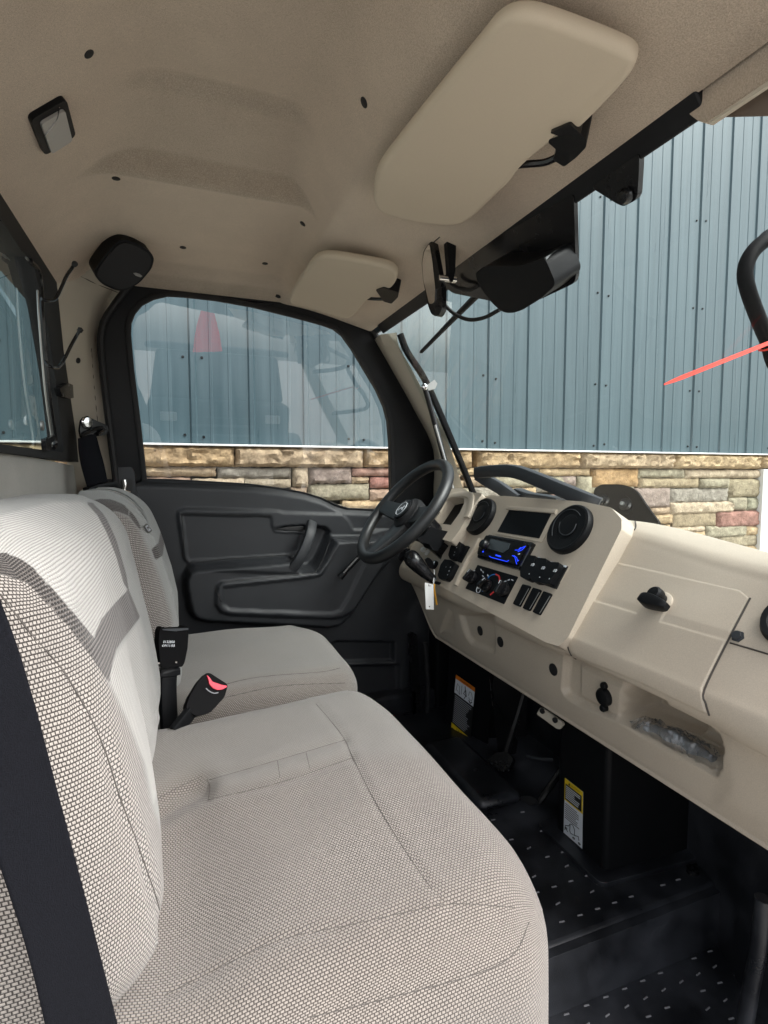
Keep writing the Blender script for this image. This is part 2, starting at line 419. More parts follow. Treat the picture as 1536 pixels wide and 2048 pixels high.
def fabric(name, soft=5, cell=(.0039, .0032), light=(.40, .368, .338), dark=(.028, .024, .022), smooth=(.29, .293, .278)):
    """woven seat cloth: a honeycomb weave, a ribbed weave, a plain weave and dark inlay, picked by stored cloth-zone distances"""
    m, N, L, p = base_mat(name); nt = m.node_tree
    uv = N.new('ShaderNodeUVMap'); uv.uv_map = 'cloth'
    wob = N.new('ShaderNodeTexNoise'); wob.inputs['Scale'].default_value = 60; L.new(uv.outputs[0], wob.inputs['Vector'])
    vadd = N.new('ShaderNodeVectorMath'); vadd.operation = 'MULTIPLY_ADD'; L.new(wob.outputs['Color'], vadd.inputs[0]); vadd.inputs[1].default_value = (.0012, .0012, 0); L.new(uv.outputs[0], vadd.inputs[2])
    br = N.new('ShaderNodeTexBrick'); L.new(vadd.outputs[0], br.inputs['Vector']); br.offset = .5
    br.inputs['Scale'].default_value = 100.0; br.inputs['Brick Width'].default_value = cell[0] * 100; br.inputs['Row Height'].default_value = cell[1] * 100
    br.inputs['Mortar Size'].default_value = cell[1] * 27; br.inputs['Mortar Smooth'].default_value = .9; br.inputs['Bias'].default_value = 0
    br.inputs['Color1'].default_value = (*light, 1); br.inputs['Color2'].default_value = (*[c * .86 for c in light], 1); br.inputs['Mortar'].default_value = (*dark, 1)
    sep = N.new('ShaderNodeSeparateXYZ'); L.new(vadd.outputs[0], sep.inputs[0])
    def lines(sock, pitch):
        s = math_n(nt, 'SINE', math_n(nt, 'MULTIPLY', sock, 2 * math.pi / pitch)); return math_n(nt, 'MULTIPLY_ADD', s, .5) if 0 else math_n(nt, 'ADD', math_n(nt, 'MULTIPLY', s, .5), .5)
    lr = lines(sep.outputs[1], .0032); ld = lines(sep.outputs[1], .0036)
    rib = mix(nt, (.23, .223, .21), (.47, .465, .443), math_n(nt, 'POWER', lr, .55))
    drk = mix(nt, (.026, .023, .022), (.15, .135, .125), math_n(nt, 'POWER', ld, 2.0))
    spk = ramp(nt, noise(nt, 1100, 2, .6, uv.outputs[0]), .3, .7)
    lf = lines(sep.outputs[1], .0022)
    pl = mix(nt, smooth, mix(nt, (.88, .88, .88), (1.08, 1.08, 1.08), spk), 1, 'MULTIPLY')
    pl = mix(nt, pl, mix(nt, (.90, .90, .90), (1.04, 1.04, 1.04), lf), 1, 'MULTIPLY')
    def mask(a, soft):
        at = N.new('ShaderNodeAttribute'); at.attribute_name = a
        return ramp(nt, at.outputs['Fac'], -soft, soft)
    c = mix(nt, pl, rib, mask('zone_rib', 4)); c = mix(nt, c, br.outputs['Color'], mask('zone_hex', soft)); c = mix(nt, c, drk, mask('zone_dark', 1.2))
    big = ramp(nt, noise(nt, 5, 4), .3, .7); c = mix(nt, c, mix(nt, (.93, .93, .93), (1.05, 1.04, 1.03), big), 1, 'MULTIPLY')
    L.new(c, p.inputs['Base Color']); p.inputs['Roughness'].default_value = .95; p.inputs['Specular IOR Level'].default_value = .15
    p.inputs['Sheen Weight'].default_value = .25; p.inputs['Sheen Roughness'].default_value = .5
    hgt = math_n(nt, 'MULTIPLY', br.outputs['Fac'], -1.0)
    b = N.new('ShaderNodeBump'); b.inputs['Strength'].default_value = .55; b.inputs['Distance'].default_value = .0015; L.new(hgt, b.inputs['Height']); L.new(b.outputs[0], p.inputs['Normal'])
    return m
CLOTH = fabric('seat_cloth')
CLOTH_C = fabric('cushion_cloth', 14, light=(.300, .270, .243), dark=(.060, .052, .047), smooth=(.205, .192, .175))
ARMB = M('matte_black', (.005, .005, .0055), .65, spec=.08)

def flag_cloth():
    m, N, L, p = base_mat('flag_cloth'); p.inputs['Base Color'].default_value = (.9, .015, .03, 1); p.inputs['Roughness'].default_value = .7
    t = N.new('ShaderNodeBsdfTranslucent'); t.inputs[0].default_value = (1, .02, .05, 1); x = N.new('ShaderNodeMixShader'); x.inputs[0].default_value = .6
    L.new(p.outputs[0], x.inputs[1]); L.new(t.outputs[0], x.inputs[2]); L.new(x.outputs[0], N['Material Output'].inputs[0]); return m
FLAG = flag_cloth()
# ---------------------------------------------------------------- the place: ground, building
ZG = -1.32
g = mk('ground', [(-60, -60, ZG), (60, -60, ZG), (60, 60, ZG), (-60, 60, ZG)], [(0, 1, 2, 3)], GROUND, None); g['kind'] = 'structure'
YW = 3.1                                    # face of the siding
ZL = .045 * YW                              # top of the stone ledge
bld = thing('metal_sided_building', 'building wall of charcoal ribbed metal siding above a tan stone wainscot', 'building', (1.5, YW + .1, ZG))
box('wall_core', (-4, YW + .045, ZG), (9, YW + .3, 4.2), MORTAR, bld, 0)
PITCH_R = .305
def siding_profile(x0, w):
    prof = []
    n = int(round(w / PITCH_R))
    for k in range(n):
        x = x0 + k * PITCH_R
        prof += [(x - .019, 0), (x - .011, .011), (x + .011, .011), (x + .019, 0)]
        for j in (1, 2):
            xm = x + PITCH_R * (.30 if j == 1 else .62) + (.02 if k % 2 else 0)
            prof += [(xm - .009, 0), (xm - .006, .0025), (xm + .006, .0025), (xm + .009, 0)]
    prof.append((x0 + w - .0205, 0))
    return prof
def siding_panel(x0):
    pr = siding_profile(x0, .915); lo, hi = ZL + .011, 4.2
    V = [(x, YW - d, z) for z in (lo, hi) for x, d in pr]; n = len(pr)
    return mk('siding_panel', V, [(i, i + 1, n + i + 1, n + i) for i in range(n - 1)], SIDING, bld, sharp=15)
for k in range(13):
    siding_panel(-3.57 + .915 * k)
# screws along the panels: too small to pick apart
bm = bmesh.new()
for k in range(0, 39, 3):
    x = -3.57 + PITCH_R * k
    for z in (.20, .62, 1.25, 1.9):
        for dx in (-.048, .048):
            mtx = Matrix.Translation((x + dx, YW - .004, z + random.uniform(-.01, .01))) @ Matrix.Rotation(math.pi / 2, 4, 'X')
            bmesh.ops.create_cone(bm, cap_ends=True, segments=6, radius1=.008, radius2=.006, depth=.008, matrix=mtx)
me = bpy.data.meshes.new('siding_screws'); bm.to_mesh(me); bm.free(); me.materials.append(BLACK_SM)
o = bpy.data.objects.new('siding_screws', me); link(o, bld, (0, 0, 0)); o['kind'] = 'stuff'
box('flashing', (-4, YW - .085, ZL + .002), (4.80, YW - .003, ZL + .012), TRIMW, bld, .002)
# ---- ledge stones and wainscot stones: each its own piece
def stone_mesh(w, h, d, seed, rough=1.0):
    r = random.Random(seed); nx = max(5, int(w / .024)); nz = max(4, int(h / .018)); V = []; Fc = []
    for j in range(nz + 1):
        for i in range(nx + 1):
            u, v = i / nx, j / nz
            e = min(u, 1 - u) * w; f = min(v, 1 - v) * h
            edge = min(1, e / .018) * min(1, f / .018)
            y = -d * (.55 + .45 * edge) + r.uniform(-1, 1) * .006 * rough * edge
            V.append(((u - .5) * w + r.uniform(-1, 1) * .0035 * (0 < i < nx or 1), y, (v - .5) * h + r.uniform(-1, 1) * .003))
    K = nx + 1
    for j in range(nz):
        for i in range(nx): Fc.append((j * K + i, j * K + i + 1, (j + 1) * K + i + 1, (j + 1) * K + i))
    # sides
    rim = [i for i in range(K)] + [j * K + nx for j in range(1, nz + 1)] + [nz * K + i for i in range(nx - 1, -1, -1)] + [j * K for j in range(nz - 1, 0, -1)]
    n0 = len(V)
    for a in rim: V.append((V[a][0], 0.03, V[a][2]))
    for k in range(len(rim)):
        l = (k + 1) % len(rim); Fc.append((rim[k], n0 + k, n0 + l, rim[l]))
    return V, Fc
def put_stone(x0, x1, z0, z1, col, d=.045, seed=0, kind='stone', gap=.0028, rough=1.0):
    w, h = x1 - x0 - gap, z1 - z0 - gap
    if w < .015 or h < .012: return
    V, Fc = stone_mesh(w, h, d, seed, rough)
    cx, cz = (x0 + x1) / 2, (z0 + z1) / 2
    o = mk(kind, [(v[0] + cx, YW + v[1], v[2] + cz) for v in V], Fc, STONE, bld, sharp=50)
    o.color = (*col, 1)
TAN = (.50, .40, .28); GOLD = (.56, .44, .28); GREY = (.33, .315, .28); SAGE = (.38, .36, .275); ROSE = (.48, .31, .26); RUST = (.45, .31, .2); BUFF = (.55, .47, .36); MAUVE = (.33, .275, .25); BROWN = (.41, .32, .23)
YS = YW - .045
def srect(px0, py0, px1, py1):
    a = onY(px0, py0, YS); b = onY(px1, py1, YS); return a.x, b.x, b.z, a.z
seedc = 0
# ledge course
def zpx(y, x): return onY(x, y, YS).z
lz0 = onY(1300, 937, YS).z; lz1 = ZL + .001
LED_X = [onY(x, 900, YS).x for x in (270, 469, 727, 945, 955, 1160, 1348, 1520, 1562)]
edges = [-3.6, -3.1, -2.6, -2.0, -1.5, -1.0, -.55] + LED_X + [5.05, 5.6, 6.2, 6.8]
for a, b in zip(edges[:-1], edges[1:]):
    if b - a < .05: continue
    seedc += 1; put_stone(a, b, lz0, lz1, random.choice([GOLD, TAN, (.48, .36, .22)]), d=.075, seed=seedc, kind='ledge_stone', rough=2.6)
# traced wainscot stones: [px0, py0, px1, py1, colour]
Z5 = lambda x, y: (x / 2.327 + 240, y / 2.327 + 860)
Z3 = lambda x, y: (x / 3.783 + 1130, y / 3.783 + 680)
Z7 = lambda x, y: (x / 5.12 + 840, y / 5.12 + 860)
TR = []
for q in [(100, 150, 450, 217, TAN), (452, 155, 802, 225, GREY), (805, 158, 880, 265, BUFF), (882, 158, 1080, 250, MAUVE), (1084, 160, 1280, 217, ROSE), (1084, 219, 1163, 250, TAN), (1170, 219, 1285, 273, (.42, .22, .19)),
          (105, 220, 330, 262, (.46, .33, .26)), (332, 225, 580, 262, BUFF), (580, 226, 800, 270, (.45, .40, .31)), (878, 252, 1165, 325, SAGE), (1168, 276, 1290, 328, (.48, .36, .28)), (1040, 330, 1290, 372, GOLD), (800, 268, 876, 330, BROWN)]:
    a = Z5(q[0], q[1]); b = Z5(q[2], q[3]); TR.append((*a, *b, q[4]))
for q in [(430, 375, 730, 468, GOLD), (735, 375, 1238, 468, GREY), (1242, 378, 1600, 470, GOLD), (470, 474, 700, 582, BROWN), (540, 590, 830, 700, GREY), (705, 474, 1205, 582, SAGE), (1210, 474, 1390, 640, GREY), (1395, 474, 1560, 640, SAGE)]:
    a = Z7(q[0], q[1]); b = Z7(q[2], q[3]); TR.append((*a, *b, q[4]))
for q in [(-20, 965, 205, 1028, GOLD), (-20, 1032, 98, 1110, MAUVE), (100, 1032, 212, 1210, SAGE), (212, 972, 565, 1110, (.46, .31, .16)), (570, 975, 920, 1042, SAGE), (572, 1046, 1030, 1118, (.40, .34, .23)), (925, 978, 1492, 1046, BUFF), (1034, 1050, 1255, 1120, SAGE), (1258, 1050, 1496, 1188, (.38, .34, .24)),
          (540, 1122, 810, 1268, MAUVE), (812, 1124, 1250, 1228, GREY), (812, 1232, 1290, 1306, BUFF), (1252, 1192, 1388, 1290, SAGE), (1390, 1192, 1497, 1290, (.33, .33, .25)), (660, 1270, 806, 1320, BROWN), (690, 1322, 832, 1390, GOLD), (834, 1310, 1158, 1412, (.38, .32, .22)), (1160, 1300, 1500, 1408, (.36, .20, .17)),
          (820, 1416, 1076, 1455, BUFF), (930, 1458, 1076, 1492, GOLD), (1080, 1410, 1380, 1488, SAGE), (1382, 1408, 1500, 1478, GOLD), (1040, 1495, 1172, 1560, BUFF), (1175, 1485, 1500, 1560, (.37, .33, .24)), (1180, 1564, 1365, 1640, BROWN), (1368, 1562, 1500, 1660, GOLD), (1180, 1644, 1365, 1720, SAGE)]:
    a = Z3(q[0], q[1]); b = Z3(q[2], q[3]); TR.append((*a, *b, q[4]))
rects = []
for px0, py0, px1, py1, c in TR:
    x0, x1, z0, z1 = srect(px0, py0, px1, py1); z1 = min(z1, lz0); seedc += 1
    put_stone(x0, x1, z0, z1, c, d=random.uniform(.035, .055), seed=seedc); rects.append((x0, x1, z0, z1))
# remaining courses of the wainscot, laid at random round the surveyed ones: the nearest as pieces, the rest as one mass
zr = lz0; pal = [TAN, GOLD, GREY, SAGE, ROSE, BUFF, MAUVE, BROWN, SAGE, BUFF]; REST = []; CT0 = onY(1525, 1000, YW - .075).x
def free(xa, xb, za, zb): return not any(xa < r[1] - .004 and xb > r[0] + .004 and za < r[3] - .003 and zb > r[2] + .003 for r in rects)
while zr > ZG:
    h = random.choice([.04, .05]) if zr > -.74 else random.choice([.055, .075, .09, .11])
    cuts = sorted((r[0], r[1]) for r in rects if zr - h < r[3] - .006 and zr > r[2] + .006); spans = []; x = -3.6
    for a, b in cuts:
        if a > x: spans.append((x, a))
        x = max(x, b)
    if x < CT0: spans.append((x, CT0))
    for a, b in spans:
        while b - a > .03:
            w = random.uniform(.14, .42)
            if b - a - w < .1: w = b - a
            REST.append((a, a + w, zr - h, zr)); a += w
    zr -= h
REST.sort(key=lambda q: abs((q[0] + q[1]) / 2 - 1.9) * .5 + max(0, -.1 - q[3]) * 2.5)
bmv, bmf, tone = [], [], []
for k, (xa, xb, za, zb) in enumerate(REST):
    seedc += 1; c = random.choice(pal); d = random.uniform(.03, .05)
    if k < 225: put_stone(xa, xb, za, zb, c, d=d, seed=seedc); continue
    w, h = xb - xa - .003, zb - za - .003
    if w < .015 or h < .012: continue
    V, Fc = stone_mesh(w, h, d, seedc); n0 = len(bmv)
    bmv += [(v[0] + (xa + xb) / 2, YW + v[1], v[2] + (za + zb) / 2) for v in V]; bmf += [tuple(n0 + i for i in f) for f in Fc]; tone += [(*c, 1)] * len(V)
rs = mk('stone_courses', bmv, bmf, STONE_J, bld, sharp=50); rs['kind'] = 'stuff'
at = rs.data.attributes.new('tone', 'FLOAT_COLOR', 'POINT'); at.data.foreach_set('color', np.array(tone, dtype=np.float32).ravel())
CT = onY(1525, 1000, YW - .075).x
box('corner_trim', (CT, YW - .075, ZG), (CT + .11, YW - .002, lz0 - .003), TRIMW, bld, .004)
box('wall_base', (CT + .11, YW - .03, ZG), (9, YW + .05, ZL), SIDING, bld, .004)
# ---------------------------------------------------------------- the vehicle: shell, roof, glass
veh = thing('utility_vehicle', 'beige and black utility vehicle cab with grey cloth seats, seen through its open side', 'utility vehicle', (.35, 1.0, ZG))
YC = 1.0
# headliner height field
def top_z(Y):
    return float(np.interp(Y, [.24, .30, .36, .45, .60, .945, .965, 1.07, 1.112, 1.130, 1.25, 1.40, 1.50, 1.56, 1.60], [.56, .57, .575, .58, .598, .620, .606, .590, .584, .543, .541, .535, .527, .512, .49]))
def smin(a, b, k):
    h = max(0, min(1, .5 + .5 * (b - a) / k)); return b + (a - b) * h - k * h * (1 - h)
def head_z(X, Y):
    t = top_z(Y)
    fr = .432 + (.566 - X) * .25 + max(0.0, .30 - X) * 1.1
    e = .10 * sstep(np.float64((abs(Y - 1.12) - .36) / .2)) * 0
    re = .435 + (X + .262) * .80
    z = smin(t, fr, .03); z = smin(z, re, .035)
    return z - e
xs = np.linspace(-.262, .566, 100); ys = np.concatenate([np.linspace(.24, 1.0, 70), np.linspace(1.005, 1.6, 100)])
rows = [[Vector((x, y, head_z(x, y))) for x in xs] for y in ys]
headliner = grid('headliner', rows, FELT, veh, solid=0)
HB = bvh(headliner)
# roof skin and rails, outside the liner
box('roof_shell', (-.36, .235, .645), (.66, 1.80, .70), BEIGE_SM, veh, .02)
mk('roof_front_fascia', [(.60, .46, .435), (.60, 1.70, .435), (.66, 1.72, .66), (.66, .46, .66), (.588, .46, .43), (.588, 1.70, .43), (.588, 1.72, .66), (.588, .46, .66)],
   [(0, 1, 2, 3), (4, 7, 6, 5), (0, 4, 5, 1), (3, 2, 6, 7), (0, 3, 7, 4), (1, 5, 6, 2)], DOORB, veh)
box('roof_front_fascia', (.588, .24, .475), (.66, .458, .66), DOORB, veh, .003)
sweep('front_pillar', [(.60, .325, .56), (.605, .325, .44), (.74, .320, .17), (.90, .315, -.10), (.92, .315, -.60), (.92, .315, -1.0)], rect(.028, .030, .008), BEIGE_SM, veh, up=(0, 1, 0))
box('roof_rear_fascia', (-.34, .25, .425), (-.272, 1.72, .66), DOORB, veh, .004)
mk('roof_side_rail', [(-.3, 1.70, .60), (.60, 1.70, .50), (.60, 1.74, .50), (-.3, 1.74, .60), (-.3, 1.70, .66), (.60, 1.70, .66), (.60, 1.74, .66), (-.3, 1.74, .66)],
   [(0, 1, 2, 3), (4, 7, 6, 5), (0, 4, 5, 1), (3, 2, 6, 7), (0, 3, 7, 4), (1, 5, 6, 2)], DOORB, veh)
mk('roof_side_rail', [(-.3, .215, .56), (.60, .215, .47), (.60, .245, .47), (-.3, .245, .56), (-.3, .215, .66), (.60, .215, .66), (.60, .245, .66), (-.3, .245, .66)],
   [(0, 1, 2, 3), (4, 7, 6, 5), (0, 4, 5, 1), (3, 2, 6, 7), (0, 3, 7, 4), (1, 5, 6, 2)], DOORB, veh)
# liner clips
for x, y in [(178, 108), (728, 205), (232, 357), (605, 447), (366, 495), (530, 527)]:
    h = hit(HB, x, y)
    lathe('liner_clip', [(.0075, -.001), (.0075, .0004), (.006, .0010), (.0, .0011)], h[0], h[1], RUBBER, veh, 14)
# dome light
h = hit(HB, 100, 245); DL = (h[0], Vector((.62, 0, -.785)))
dome = plate('dome_light', zm(2, 0, 0, [(105, 458), (250, 375), (290, 525), (165, 605)]), DL, .012, BLACK, veh, .010, .003, base=-.012 + .008)
plate('lens', zm(2, 0, 0, [(140, 465), (236, 410), (268, 535), (185, 588)]), DL, .006, LENS, dome, .006, .002, base=.006)
tube('lens_edge', [onP(x / 2, y / 2, (DL[0] + DL[1] * .0125, DL[1])) for x, y in [(178, 545), (205, 508), (228, 475), (238, 430)]], .0008, CHROME, dome, 5)
# corner loudspeaker
sp_n = Vector((.25, -.66, -.55)).normalized(); SPL = (onY(245, 520, 1.41), sp_n)
spk = plate('roof_speaker', zm(4.518, 0, 340, [(820, 900), (880, 800), (1010, 640), (1080, 592), (1200, 620), (1340, 710), (1372, 770), (1350, 860), (1240, 990), (1130, 1050), (1050, 1062), (900, 1000)]), SPL, .055, BLACK, veh, .012, .010, base=-.035, seg=4)
plate('grille', zm(4.518, 0, 340, [(845, 900), (900, 805), (1020, 660), (1085, 618), (1195, 640), (1320, 725), (1345, 775), (1325, 855), (1225, 975), (1130, 1030), (1055, 1040), (915, 985)]), SPL, .004, RUBBER, spk, .01, .002, base=.019)
plate('badge', [(x / 4.518, y / 4.518 + 340) for x, y in [(1178, 893), (1200, 888), (1240, 900), (1260, 920), (1245, 930), (1200, 915)]], SPL, .002, STEEL, spk, 0, .0004, base=.0235)
# visors
def visor(px, pivot, arm, block, pl, tilt):
    v = plate('sun_visor', px, pl, .020, VINYL, veh, .035, .008, base=-.004, seg=4)
    return v
def vis_plane(Yc): return (Vector((.455, Yc, .433)), Vector((.037, 0, -.155)).normalized() * -1 * -1)
VPN = Vector((-.045, 0, -.155)).normalized()
VP = (Vector((.455, 1, .430)), Vector((-.22, 0, -.975)).normalized())
def soft_plate(name, px, pl, t, mat, parent, bevel, base):
    Q = spline([onP(x, y, pl) for x, y in px], 5, True)
    return pillow(name, Q, pl[1], t, bevel, mat, parent, base)
v1 = soft_plate('sun_visor', zm(2, 768, 0, [(-36, 720), (-20, 650), (40, 560), (230, 320), (400, 110), (455, 45), (520, 8), (600, 4), (700, 32), (880, 100), (975, 142), (1012, 168), (1020, 200), (985, 268), (880, 385), (775, 488), (735, 508), (665, 540), (560, 630), (505, 700), (455, 748), (360, 840), (300, 868), (200, 868), (60, 842), (-10, 815), (-34, 780)]), VP, .022, VINYL, veh, .0095, -.006)
a1 = tube('visor_arm', [onP(x / 2 + 768, y / 2, (VP[0] + VP[1] * .004, VP[1])) for x, y in [(478, 708), (490, 680), (540, 660), (640, 650), (700, 625)]], .0048, BLACK_SM, v1, 8)
plate('visor_pivot', zm(2, 768, 0, [(655, 570), (680, 525), (750, 500), (812, 560), (808, 590), (770, 630), (720, 668), (675, 640), (690, 600)]), (VP[0] + VP[1] * .016, VP[1]), .034, BLACK, v1, .004, .003, base=-.034)
plate('pivot_clip', zm(2, 768, 0, [(662, 532), (745, 497), (790, 540), (700, 545)]), (VP[0] + VP[1] * .020, VP[1]), .012, BLACK_SM, v1, .003, .002, base=-.012)
v2 = soft_plate('sun_visor', [(580, 592), (588, 570), (605, 543), (625, 515), (642, 504), (670, 503), (720, 511), (775, 522), (794, 533), (796, 548), (782, 568), (748, 584), (730, 598), (716, 616), (698, 628), (672, 624), (630, 610), (592, 602)], VP, .020, VINYL, veh, .008, -.006)
tube('visor_arm', [onP(x / 3.49 + 740, y / 3.49 + 400, (VP[0] + VP[1] * .004, VP[1])) for x, y in [(-70, 705), (-50, 685), (20, 690), (95, 692)]], .004, BLACK_SM, v2, 8)
plate('visor_pivot', zm(3.49, 740, 400, [(40, 630), (95, 610), (200, 645), (195, 680), (150, 725), (95, 710)]), (VP[0] + VP[1] * .016, VP[1]), .03, BLACK, v2, .004, .003, base=-.03)
# windscreen, header seal
WS0, WS1 = Vector((.588, 0, .398)), Vector((.900, 0, -.105))
WN = Vector((WS1.z - WS0.z, 0, -(WS1.x - WS0.x))).normalized()   # towards the cab
WP = (Vector((.588, 1, .398)), WN)
def ws(x, y, lift=0.0): return onP(x, y, (WP[0] + WN * lift, WN))
ws_glass = mk('windshield', [(WS0.x, .40, WS0.z + .02), (WS0.x, 1.56, WS0.z + .02), (WS1.x + .02, 1.56, WS1.z - .03), (WS1.x + .02, .40, WS1.z - .03)], [(0, 1, 2, 3)], GLASS_W, veh)
mk('header_seal', [(.556, .478, .440), (.556, 1.53, .440), (.580, 1.53, .4095), (.580, .478, .4095), (.572, .478, .452), (.572, 1.53, .452), (.596, 1.53, .425), (.596, .478, .425)],
   [(0, 1, 2, 3), (4, 7, 6, 5), (0, 4, 5, 1), (3, 2, 6, 7), (0, 3, 7, 4), (1, 5, 6, 2)], DOORB, veh, bevel=.003)
# liner corner piece on the open side
prism('liner_corner', [onX(x, y, .584) for x, y in [(1393, 170), (1393, 232), (1400, 238), (1412, 247), (1426, 251), (1620, 122), (1620, -20)]], (-1, 0, 0), .012, FELT, veh, .002, .003)
prism('corner_flange', [onX(x, y, .572) for x, y in [(1422, 251), (1428, 242), (1620, 112), (1620, 124)]], (-1, 0, 0), .005, BEIGE_SM, veh, .001, .001)
prism('corner_bracket', [onX(x, y, .60) for x, y in [(1452, 235), (1600, 130), (1700, 236), (1536, 233)]], (-1, 0, 0), .004, M('brown_felt', (.16, .125, .10), .9), veh, 0, .001)
tube('side_seal', [onZ(1470, -60, .50), onZ(1492, 0, .495), onZ(1520, 50, .49), onZ(1550, 100, .485)], .014, RUBBER, veh, 10)
# hinge bracket of the windscreen
hb = plate('windshield_hinge', zm(3.783, 1130, 200, [(230, 640), (600, 380), (600, 470), (585, 700), (565, 740), (480, 785), (430, 765)]), (WP[0] - WN * .006, WN), .010, BLACK_SM, veh, .008, .002)
h0 = ws(1130 + 465 / 3.783, 200 + 720 / 3.783, .006); lathe('hinge_bolt', [(.011, 0), (.011, .004), (.008, .010), (0, .011)], h0, WN, BLACK_SM, hb, 16)
# wiper motor
WPB = (WP[0] - WN * .004, WN)
wm = plate('wiper_motor', zm(3.49, 740, 400, [(430, 520), (1448, -60), (1462, 520), (1448, 565), (1400, 590), (1210, 680), (900, 700), (600, 640)]), WPB, .008, BLACK_SM, veh, .008, .002)
cov_px = zm(3.49, 740, 400, [(735, 510), (800, 460), (1060, 460), (1220, 400), (1300, 590), (1190, 690), (1060, 770), (990, 790), (930, 785), (860, 730), (790, 640), (750, 570)])
WPF = (WPB[0] + WN * .066, WN)
plate('motor_cover', cov_px, WPF, .060, BLACK, wm, .012, .008, base=-.060, seg=3)
def wz(x, y, o): return onP(x / 3.49 + 740, y / 3.49 + 400, (WPB[0] + WN * o, WN))
cq = [wz(1218, 402, .064), wz(1345, 318, .012), wz(1410, 500, .012), wz(1288, 590, .064)]
prism('motor_end_cap', cq, (cq[1] - cq[0]).cross(cq[3] - cq[0]), .004, M('cap_grey', (.14, .155, .16), .4), wm, .003, .001, base=-.002)
for pts in ([(760, 595), (700, 625), (620, 615), (570, 585), (560, 560)], [(905, 765), (800, 820), (690, 835), (590, 795), (520, 730), (490, 680)]):
    tube('motor_cable', [ws(x / 3.49 + 740, y / 3.49 + 400, .02) for x, y in pts], .0042, RUBBER, wm, 8)
# wiper arm outside the glass
wa = [ws(x / 3.49 + 740, y / 3.49 + 400, -.012) for x, y in [(350, 1062), (560, 850), (790, 620)]]
wip = sweep('wiper_arm', wa, rect(.0045, .0035), GREYP, veh, scale=[.5, 1, 1.3])
sweep('wiper_blade', [ws(x / 3.49 + 740, y / 3.49 + 400, -.005) for x, y in [(358, 1060), (575, 842), (795, 628)]], rect(.004, .003), RUBBER, wip)
# inside mirror
mp = (onY(893, 463, .985),)
mir_n = Vector((-.93, -.34, -.05)).normalized(); MP = (onY(868, 560, .99), mir_n)
mir = plate('rear_view_mirror', zm(3.49, 740, 400, [(360, 440), (375, 350), (420, 292), (440, 290), (465, 420), (500, 620), (500, 770), (470, 815), (430, 800), (405, 740), (370, 560)]), MP, .014, BLACK_SM, veh, .006, .003, base=-.014)
plate('mirror_glass', zm(3.49, 740, 400, [(370, 440), (385, 360), (420, 305), (440, 420), (462, 620), (455, 720), (420, 730), (378, 560)]), MP, .002, MIRROR, mir, .006, 0, base=.0005)
prism('mirror_stem', [onY(x / 3.49 + 740, y / 3.49 + 400, .985) for x, y in [(512, 270), (580, 262), (572, 520), (555, 590), (530, 575), (528, 480)]], (0, -1, 0), .014, BLACK, mir, .003, .003)
prism('mirror_foot', [onY(x / 3.49 + 740, y / 3.49 + 400, .985) for x, y in [(450, 288), (490, 230), (545, 195), (618, 212), (590, 262), (520, 275)]], (0, -1, 0), .035, BLACK, mir, .003, .003, base=-.017)
tube('ball_joint', [onY(x / 3.49 + 740, y / 3.49 + 400, .978) for x, y in [(480, 545), (530, 550), (598, 558)]], .0062, CHROME, mir, 12, sm=0)
# pillar at the far front corner
L = zm(3.49, 740, 400, [(20, 985), (70, 1060), (160, 1210), (300, 1450), (440, 1740)]) + [(867, 985), (872, 1040)]
Rr = zm(3.49, 740, 400, [(185, 925), (205, 1030), (290, 1180), (400, 1390), (530, 1640)]) + [(925, 975), (945, 1035)]
rows = []
for (a, b) in zip(L, Rr):
    p = onY(a[0], a[1], 1.635); q = onY(b[0], b[1], 1.50); mmid = (p + q) / 2 + Vector((-.022, -.022, 0))
    rows.append([p + Vector((.02, .03, 0)), p, p.lerp(mmid, .55) , mmid, q.lerp(mmid, .4), q, q + Vector((.004, .02, .0))])
rows2 = []
for i in range(len(rows[0])): rows2.append(spline([r[i] for r in rows], 5))
grid('front_pillar_trim', rows2, BEIGE_SM, veh, sharp=35)
wsL = [onY(x, y, 1.49) for x, y in [(800, 668), (815, 705), (850, 760), (890, 850), (940, 970), (960, 1030)]]
sweep('windshield_frame', spline(wsL, 5), rect(.009, .008, .003), ARMB, veh, up=(0, 1, 0))
# gas strut
st = tube('gas_strut', [onY(850, 776, 1.47), onY(868, 840, 1.47), onY(890, 925, 1.47), onY(902, 975, 1.47)], .0085, BLACK_SM, veh, 10)
tube('strut_rod', [onY(870, 850, 1.463), onY(908, 985, 1.463)], .004, STEEL, st, 8, sm=0)
lathe('ball_stud', [(.009, -.004), (.010, .004), (.006, .010), (0, .011)], onY(849, 774, 1.46), (-.3, -1, 0), CHROME, st, 14)
plate('strut_bracket', [(852, 772), (868, 760), (874, 768), (870, 778), (856, 782)], (onY(860, 770, 1.47), Vector((-.3, -1, 0)).normalized()), .008, STEEL, st, .002, .001)
